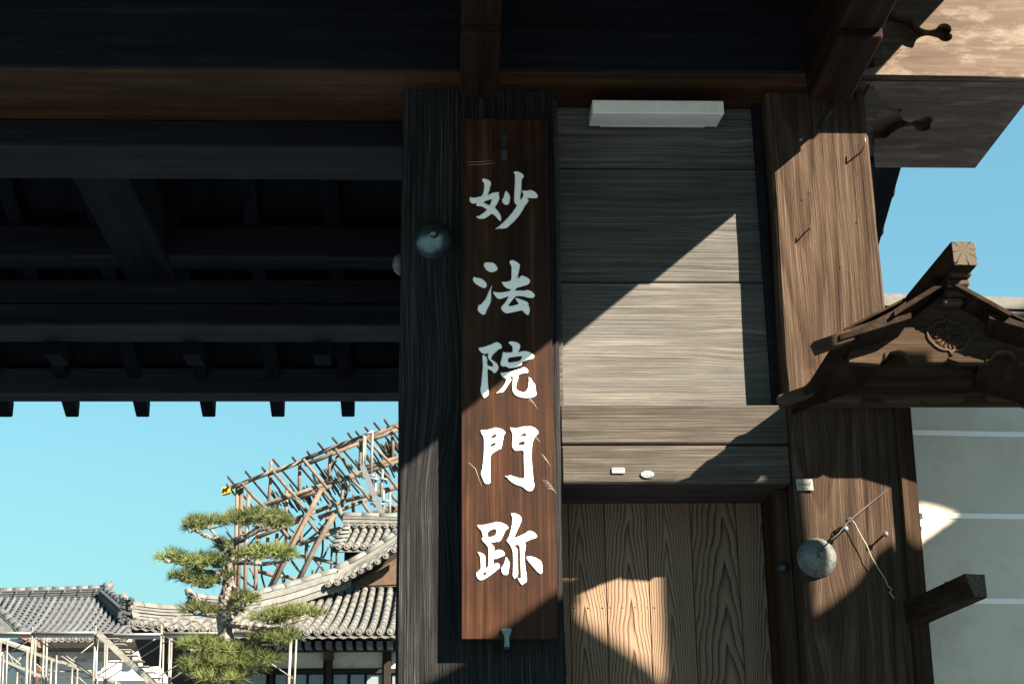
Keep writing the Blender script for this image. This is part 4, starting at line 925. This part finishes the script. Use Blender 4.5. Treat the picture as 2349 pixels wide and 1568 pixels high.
# lower roof at far left edge
mk('lower_roof', [W(-20, 1385, LY+1.0), W(10, 1405, LY+.8), W(54, 1450, LY), W(-20, 1452, LY), W(-20, 1446, LY+.6)], [(0, 1, 2, 3)], M['tiled'], lrf)
ridge('valley_ridge', [(-5, 1396), (14, 1412), (36, 1433), (56, 1452)], [LY+.9, LY+.6, LY+.3, LY-.1], .16, .26, lrf, M['tiled'], courses=1)
def lbox(name, x0, x1, y0, y1, d, mat, th=.3):
    a, b = W(x0, y1, LY+d), W(x1, y0, LY+d); return box(name, a.x, b.x, LY+d, LY+d+th, a.z, b.z, mat, lh, 0)
lbox('wall', -60, 345, 1462, 1800, 1.6, M['whitewall'], 3)
lbox('eave_soffit', -40, 430, 1470, 1486, -.1, M['hallwood'], .8)  # soffit slab, run on past the roof end to shade the wall
lbox('cornice', 92, 310, 1486, 1496, 1.35, M['stucco'], .2); lbox('cornice_band', 92, 330, 1511, 1518, 1.56, M['stucco'], .03)
for c in (108, 208, 312): lbox('corbel', c-9, c+9, 1486, 1512, 1.28, M['stucco'], .3)
lbox('gutter', 120, 196, 1472, 1479, -.05, M['gutter'], .15); lbox('gutter', 302, 314, 1457, 1470, -.05, M['gutter'], .15)
hexa('gutter', [W(46, 1462, LY-.3), W(92, 1482, LY-.1), W(92, 1482, LY+.1), W(46, 1462, LY), W(46, 1456, LY-.3), W(92, 1472, LY-.1), W(92, 1472, LY+.1), W(46, 1456, LY)], M['gutter'], lh)
p = W(92, 1478, LY-.1); tube('downpipe', [p, W(84, 1492, LY+.4), W(84, 1545, LY+.4), W(76, 1600, LY+.6)], .075, M['gutter'], lh, 8)
hexa('lean_to_roof', [W(-20, 1462, LY-2), W(68, 1490, LY-2), W(68, 1490, LY+.5), W(-20, 1462, LY+.5), W(-20, 1456, LY-2), W(70, 1484, LY-2), W(70, 1484, LY+.5), W(-20, 1456, LY+.5)], M['stucco'], lh)

# --- steel frame scaffolds
SY = 17.0
sf = thing('steel_scaffold', 'galvanised tube scaffold with deck and stair in front of the halls', 'scaffold', W(300, 1600, SY)*1.0)
def pole(name, a, b, ya, yb, r, mat, par): return tube(name, [W(*a, ya), W(*b, yb)], r*.72, mat, par, 6)
for x, yt, xb in ((75, 1436, 64), (82, 1452, 76), (101, 1462, 95), (108, 1460, 103), (220, 1434, 209), (224, 1455, 216), (241, 1472, 237), (246, 1474, 242), (371, 1434, 361), (375, 1450, 372), (389, 1458, 385), (394, 1458, 388), (536, 1456, 532), (666, 1470, 658), (680, 1462, 672), (669, 1462, 660)):
    pole('standard', (x, yt), (xb, 1640), SY if x in (75, 220, 371, 680) else SY+.9, SY if x in (75, 220, 371, 680) else SY+.9, .021 if x % 2 else .024, M['steel'], sf)
for a, b in (((79, 1455), (71, 1530)), ((224, 1460), (216, 1545)), ((372, 1450), (366, 1530)), ((390, 1462), (385, 1520))):
    pole('ledger_loop', a, b, SY+.02, SY+.02, .013, M['steel'], sf)
for x0, x1, y in ((-20, 75, 1452), (78, 220, 1451), (222, 371, 1455), (376, 510, 1452), (530, 690, 1449)):
    a, b = W(x0, y+7, SY+.05), W(x1, y, SY+.05)
    box('deck', a.x, b.x, SY-.02, SY+.24, a.z, b.z, M['steel'], sf, .004)
    p = W(x0, y+6, SY); q = W(x1, y+6, SY); tube('deck_edge', [(a.x, SY-.03, b.z-.004), (b.x, SY-.03, b.z-.004)], .021, M['steel'], sf, 6)
for a, b in (((80, 1462), (212, 1552)), ((22, 1497), (70, 1462)), ((108, 1472), (210, 1545)), ((220, 1470), (132, 1540)), ((224, 1548), (372, 1455)), ((240, 1560), (388, 1466)), ((228, 1454), (362, 1548)),
             ((376, 1456), (520, 1566)), ((366, 1550), (440, 1503)), ((385, 1562), (440, 1526)), ((533, 1461), (674, 1556)), ((606, 1512), (668, 1468)), ((440, 1500), (520, 1450)), ((578, 1505), (606, 1488)), ((395, 1470), (470, 1530))):
    pole('brace', a, b, SY+.3, SY+.3, .014, M['steel'], sf)
# inclined stair with treads
sa, sb = W(226, 1452, SY-.1), W(362, 1580, SY-.1)
bar('stair_stringer', sa, sb, .03, .085, M['steel'], sf); bar('stair_stringer', sa+Vector((.02, .2, .0)), sb+Vector((.02, .2, .0)), .03, .085, M['alu'], sf)
for k in range(10):
    p = sa.lerp(sb, (k+.5)/10); box('tread', p.x-.02, p.x+.17, SY-.12, SY+.06, p.z+.04, p.z+.055, M['steel'], sf, 0)
s2 = thing('stair_scaffold', 'second lower scaffold with a sloping walkway at the bottom left corner', 'scaffold', W(100, 1600, SY+3)*1.0)
S2 = SY+3
for k, (a, b) in enumerate((((0, 1472), (140, 1522)), ((140, 1520), (268, 1568)), ((0, 1514), (110, 1560)))):
    p, q = W(*a, S2), W(*b, S2); u = Vector((0, 0, .05))
    dv = Vector((0, .3, 0)); hexa('walkway', [p, q, q+dv, p+dv, p+u, q+u, q+u+dv, p+u+dv], M['steel'], s2)
for x, yt in ((17, 1461), (62, 1490), (64, 1494), (118, 1512), (130, 1502), (166, 1532), (178, 1532), (224, 1538), (266, 1554), (2, 1470), (40, 1540), (8, 1500), (98, 1520)):
    pole('standard', (x, yt), (x-5, 1640), S2, S2, .022, M['steel'], s2)
for a, b in (((0, 1483), (60, 1534)), ((16, 1489), (55, 1570)), ((62, 1494), (0, 1556)), ((64, 1505), (116, 1550)), ((0, 1509), (70, 1557)), ((130, 1516), (90, 1560)), ((60, 1538), (200, 1540)), ((98, 1537), (210, 1537)), ((120, 1555), (260, 1553)),
             ((20, 1495), (62, 1470)), ((165, 1540), (200, 1570)), ((66, 1560), (120, 1512)), ((30, 1515), (60, 1500))):
    pole('rail', a, b, S2+.1, S2+.1, .014, M['steel'], s2)

# --- timber pole framework for repair works on the slope behind
TF = 40.0
tf = thing('timber_framework', 'tall framework of lashed debarked logs and poles rising behind the hall', 'scaffold', W(700, 1400, TF)*1.0)
def lg(a, b, ya=0, yb=0, r=.10, mat='log', r2=None):
    r *= .60 if mat == 'log' else .5
    p, q = W(*Z4(*a), TF+ya), W(*Z4(*b), TF+yb); m = p.lerp(q, .5)+Vector((random.uniform(-.04, .04), 0, random.uniform(-.04, .04)))
    return tube('log', [p, m, q], [r, (r+(r2 or r*.9))/2, r2 or r*.9], M[mat], tf, 7)
def dup(a, b, dy, **k):
    lg(a, b, **k)
    lg((a[0], a[1]), (b[0], b[1]), dy, dy, **{kk: v for kk, v in k.items() if kk == 'r'})
for a, b in (((620, 700), (1010, 548)), ((780, 640), (1300, 455)), ((1010, 560), (1320, 440)), ((1300, 440), (1830, 235)), ((1320, 480), (1810, 285)), ((1560, 345), (2150, 125)), ((1800, 290), (2200, 150)), ((2040, 165), (2200, 100)),
             ((780, 905), (1240, 730)), ((1000, 830), (1480, 655)), ((1280, 770), (1560, 660)), ((1500, 650), (1830, 530)), ((1540, 640), (1800, 570)), ((1800, 530), (2150, 410)), ((1830, 560), (2200, 430)), ((1850, 500), (2080, 430)),
             ((900, 1115), (1320, 955)), ((1170, 985), (1440, 880)), ((1420, 890), (1680, 800)), ((1440, 940), (1890, 775)), ((1650, 800), (2140, 660)), ((1880, 770), (2200, 655)),
             ((1290, 1170), (1660, 1045)), ((1480, 1080), (1700, 1020)), ((1860, 920), (2150, 830)), ((1990, 900), (2200, 850))):
    lg(a, b, r=.115)
for a, b in (((735, 640), (700, 1700)), ((770, 660), (735, 1700)), ((1027, 450), (1000, 840)), ((1281, 440), (1270, 765)), ((1551, 342), (1543, 672)), ((1816, 240), (1797, 575)), ((2083, 148), (2092, 470)),
             ((1166, 665), (1158, 1180)), ((1662, 635), (1655, 880)), ((1752, 740), (1752, 935)), ((832, 725), (800, 1700)), ((915, 1060), (890, 1700)), ((1080, 1080), (1075, 1200)), ((1530, 830), (1518, 1130)), ((1000, 1100), (985, 1300)), ((1910, 600), (1900, 770)), ((1990, 640), (1985, 760)), ((1340, 1160), (1335, 1330)), ((1290, 1080), (1280, 1190))):
    lg(a, b, .35, .35, r=.115 if b[1] > 1600 else .095)
for a, b in (((770, 640), (1012, 885)), ((1040, 530), (1262, 782)), ((1310, 432), (1524, 690)), ((1590, 340), (1782, 575)), ((1858, 245), (2095, 490)), ((2120, 140), (2200, 230)),
             ((1240, 780), (1410, 960)), ((1485, 705), (1642, 892)), ((1730, 610), (1886, 780)), ((1985, 520), (2140, 700)), ((1350, 960), (1470, 1100)), ((1600, 870), (1680, 990)), ((1830, 810), (1950, 945)), ((2070, 720), (2160, 820)), ((1130, 1050), (1240, 1160))):
    lg(a, b, -.25, -.25, r=.09)
lg((1470, 690), (985, 1660), -.6, -.6, r=.13); lg((1310, 945), (960, 1660), -.5, -.5, r=.10); lg((1585, 910), (1250, 1540), -.6, -.6, r=.14); lg((1440, 1120), (1230, 1540), -.4, -.4, r=.10); lg((1615, 395), (1500, 640), .8, .8, r=.08); lg((1730, 620), (1640, 870), 1, 1, r=.07, mat='logd')
lg((1250, 1275), (1580, 1340), .6, .6, r=.10); lg((1420, 1305), (1690, 1362), .8, .8, r=.085); lg((885, 1400), (1170, 1462), .6, .6, r=.11); lg((1160, 1455), (1300, 1490), .6, .6, r=.10); lg((870, 1190), (960, 1190), .4, .4, r=.11)
for a, b in (((1580, 960), (1600, 1420)), ((1560, 1180), (1548, 1440)), ((1480, 1120), (1460, 1330)), ((1130, 1460), (1150, 1540)), ((1150, 1480), (1100, 1560)), ((1200, 1310), (1340, 1480)), ((1040, 1330), (1150, 1460)), ((1400, 1300), (1510, 1450)), ((1530, 1200), (1390, 1480)), ((940, 1350), (975, 1560)), ((1390, 1400), (1380, 1480)), ((1240, 1180), (1400, 1010)), ((1290, 1180), (1500, 1020)), ((760, 1450), (890, 1560)), ((840, 1380), (880, 1480))):
    lg(a, b, 2, 2, r=.07, mat='logd' if random.random() < .55 else 'log')
# poles running back from the top chord
for a, n in (((650, 585), 1), ((640, 655), .6), ((805, 540), 1), ((950, 505), .8), ((1045, 435), 1), ((1215, 415), 1), ((1345, 365), 1), ((1440, 290), 1), ((1565, 245), 1), ((1700, 205), 1), ((1770, 190), .9), ((1850, 155), 1), ((1930, 115), 1), ((2020, 90), .7), ((650, 905), .5), ((640, 1065), .45)):
    L = 420*n; lg(a, (a[0]+L*.82+random.uniform(-15, 15), a[1]+L*1.04), -.5, 6.5*n, r=.075, mat='logd')
for k in range(80):
    i = random.random(); x = 1010+1130*i; y = 690-480*i*1.02 + random.uniform(30, 200)
    L = random.uniform(90, 170); lg((x, y), (x+L*.62, y+L), 4, 6.5, r=random.uniform(.05, .075), mat='logd')
for k in range(16):
    x = 1990+random.uniform(0, 130); y = 280+random.uniform(-20, 120); L = random.uniform(120, 240)
    lg((x, y), (x+L*.42, y+L), 3, 5, r=.07, mat='logd')
for k in range(12):
    x = 900+random.random()*700; y = 1100-(x-900)*.35+random.uniform(-60, 90); L = random.uniform(140, 260); s = random.choice((-.7, .75, .9))
    lg((x, y), (x+L*s, y+L*.8), 3, 4, r=.055, mat='logd')
for a, b in (((1843, 222), (1828, 600)), ((1852, 240), (1845, 470)), ((1916, 190), (1903, 560)), ((1840, 222), (1920, 185)), ((2005, 520), (1990, 760)), ((2010, 700), (2012, 935)), ((2068, 720), (2066, 935)), ((1945, 560), (1935, 850))):
    p, q = W(*Z4(*a), TF-1), W(*Z4(*b), TF-1); tube('steel_tube', [p, q], .045, M['steel'], tf, 6)
for x, y in ((1790, 578), (1900, 572), (1930, 604), (2010, 606), (1910, 793), (2030, 795), (1925, 822), (1985, 822)):
    p = W(*Z4(x-30, y), TF-1.1); q = W(*Z4(x+38, y+2), TF-1.1); tube('steel_tube', [p, q], .035, M['steel'], tf, 6)
bar('metal_plank', W(*Z4(1825, 485), TF-1.3), W(*Z4(2010, 940), TF-1.3), .05, .17, M['alu'], tf)
a = W(*Z4(637, 697), TF-.15)
tg = hexa('warning_tag', [a+Vector(v) for v in ((-.12, -.02, -.16), (.13, -.02, -.09), (.13, .2, -.09), (-.12, .2, -.16), (-.15, -.02, .06), (.10, -.02, .13), (.10, .2, .13), (-.15, .2, .06))], M['yellow'], tf)
join('print', [tubegeo([a+Vector((x, -.05, z)) for x, z in ((-.08, .04), (-.05, -.08), (-.01, .03), (.03, -.06), (.05, .07))], .018, 5)], M['wire'], tg)

# --- the cloud pruned pine
PY_ = 14.0
pine = thing('pine_tree', 'cloud pruned pine with layered needle pads in front of the hall roof', 'pine tree', W(*Z3(1230, 1800), PY_)*1.0)
pp = lambda x, y, d=0: W(*Z3(x, y), PY_+d)
rp = random.Random(11)
def barkgeo(name, pts, rs, par, n=14, amp=.12):
    P, Rr = [], []
    for i in range(len(pts)-1):
        for k in range(6):
            s = k/6; P.append(Vector(pts[i]).lerp(Vector(pts[i+1]), s)); Rr.append(rs[i]+(rs[i+1]-rs[i])*s)
    P.append(Vector(pts[-1])); Rr.append(rs[-1])
    vs, fs = tubegeo(P, Rr, n)
    out = []
    for i, v in enumerate(vs):
        c = P[i//n]; d = v-c; out.append(c + d*(1+amp*(rp.random()-.5)*1.6 + amp*mnoise.noise(v*9)))
    return mk(name, out, fs, M['bark'], par)
tr_ = barkgeo('trunk', [pp(1272, 790), pp(1262, 900), pp(1250, 1000), pp(1236, 1100), pp(1226, 1200), pp(1240, 1350), pp(1215, 1450), pp(1205, 1580), pp(1230, 1800)], [.045, .058, .072, .088, .098, .105, .14, .17, .18], pine, amp=.2)
for pts, rs in (([(1268, 800), (1330, 770), (1400, 735), (1470, 715)], [.08, .075, .055, .03]), ([(1262, 795), (1200, 780), (1130, 760), (1080, 735), (1050, 715)], [.06, .05, .045, .035, .02]), ([(1200, 780), (1150, 720), (1120, 690)], [.04, .03, .02]),
                ([(1245, 985), (1180, 965), (1110, 950), (1040, 935), (960, 900)], [.06, .055, .05, .035, .02]), ([(1250, 960), (1180, 1000), (1120, 1030), (1060, 1020)], [.05, .04, .035, .02]), ([(1040, 960), (1010, 985), (960, 990)], [.03, .025, .015]),
                ([(1265, 905), (1340, 903), (1440, 912), (1590, 895)], [.05, .05, .045, .02]), ([(1236, 1240), (1320, 1244), (1410, 1268), (1500, 1270), (1560, 1250)], [.09, .075, .065, .05, .03]), ([(1410, 1268), (1470, 1290), (1500, 1330)], [.045, .035, .02]),
                ([(1272, 1030), (1300, 1065), (1340, 1110), (1345, 1140)], [.045, .04, .035, .04]), ([(1225, 1190), (1170, 1200), (1090, 1190)], [.05, .04, .02]), ([(1230, 1390), (1320, 1410), (1440, 1450)], [.08, .06, .03]), ([(1225, 1400), (1120, 1400), (1040, 1380)], [.07, .05, .03]),
                ([(1380, 740), (1420, 700), (1480, 670)], [.04, .03, .015]), ([(1470, 715), (1520, 690)], [.03, .015]), ([(1560, 1250), (1650, 1215), (1720, 1190)], [.03, .025, .012])):
    barkgeo('branch', [pp(*p, (0 if i == 0 else rp.uniform(-.25, .1))) for i, p in enumerate(pts)], [r*.62 for r in rs], pine, 8, .25)
pads = [(1125, 690, 118, 40, 230), (1060, 715, 60, 26, 70), (1300, 665, 80, 40, 130), (1430, 672, 145, 62, 420), (1520, 690, 60, 40, 110), (1210, 812, 40, 30, 45), (1235, 850, 30, 40, 25),
        (955, 880, 85, 34, 150), (1080, 905, 110, 48, 260), (1185, 905, 75, 44, 130), (1010, 985, 95, 34, 130), (1110, 1015, 80, 40, 150), (1250, 978, 58, 24, 60),
        (1360, 870, 60, 32, 90), (1470, 850, 130, 42, 260), (1560, 870, 60, 32, 90), (1340, 1110, 70, 40, 150), (1090, 1168, 95, 40, 160), (1290, 1172, 32, 30, 30),
        (1500, 1215, 110, 42, 200), (1620, 1185, 155, 42, 300), (1490, 1325, 145, 50, 300), (1590, 1300, 50, 25, 50),
        (1110, 1360, 125, 46, 260), (1250, 1400, 120, 52, 250), (1390, 1435, 145, 46, 300), (1130, 1470, 150, 52, 320), (1310, 1480, 130, 56, 280), (1210, 1545, 170, 45, 260), (1060, 1500, 60, 50, 80)]
for cx, cy, rx, ry, cnt in pads:
    vs, fs, mi = [], [], []
    for k in range(int(cnt*.92)):
        while True:
            x, y, z = rp.uniform(-1, 1), rp.uniform(-1, 1), rp.uniform(-1, 1)
            if x*x+y*y+z*z < 1: break
        z = z if rp.random() < .55 else abs(z)
        clump = mnoise.noise(Vector((cx*.05+x*2.2, y*2.2, cy*.05+z*2)))
        if clump < .0: continue
        c = W(*Z3(cx+x*rx*1.10, cy-(z*ry*.82 if z > 0 else z*ry*.45)), PY_-.1+y*rx*.0085)
        nn = 18; up = Vector((x*.6, y*.5-.15, .55+z*.6)).normalized()
        L0 = rp.uniform(.10, .17)
        for j in range(nn):
            d = Vector((rp.gauss(0, 1), rp.gauss(0, 1), rp.gauss(0, 1))).normalized()
            d = (d*.85+up*.75).normalized(); L = L0*rp.uniform(.7, 1.1)
            s = d.cross(Vector((rp.random()-.5, rp.random()-.5, rp.random()-.5))).normalized()*.0045
            n0 = len(vs); vs += [c-s, c+s, c+d*L]; fs.append((n0, n0+1, n0+2)); mi.append(0 if rp.random() < .7 else 1)
    o = mk('foliage', vs, fs, M['needle'], pine); o.data.materials.append(M['needle2']); o.data.polygons.foreach_set('material_index', mi)
    # twigs within the pad
    tw = []
    for k in range(7):
        a = W(*Z3(cx+rp.uniform(-.3, .3)*rx, cy+ry*.55), PY_); b = W(*Z3(cx+rp.uniform(-.9, .9)*rx, cy+rp.uniform(-.3, .6)*ry), PY_+rp.uniform(-.5, .4)); tw.append(tubegeo([a, a.lerp(b, .5)+Vector((0, 0, .03*rp.uniform(-1, 1))), b], [.016, .012, .006], 5))
    join('twigs', tw, M['bark'], pine)
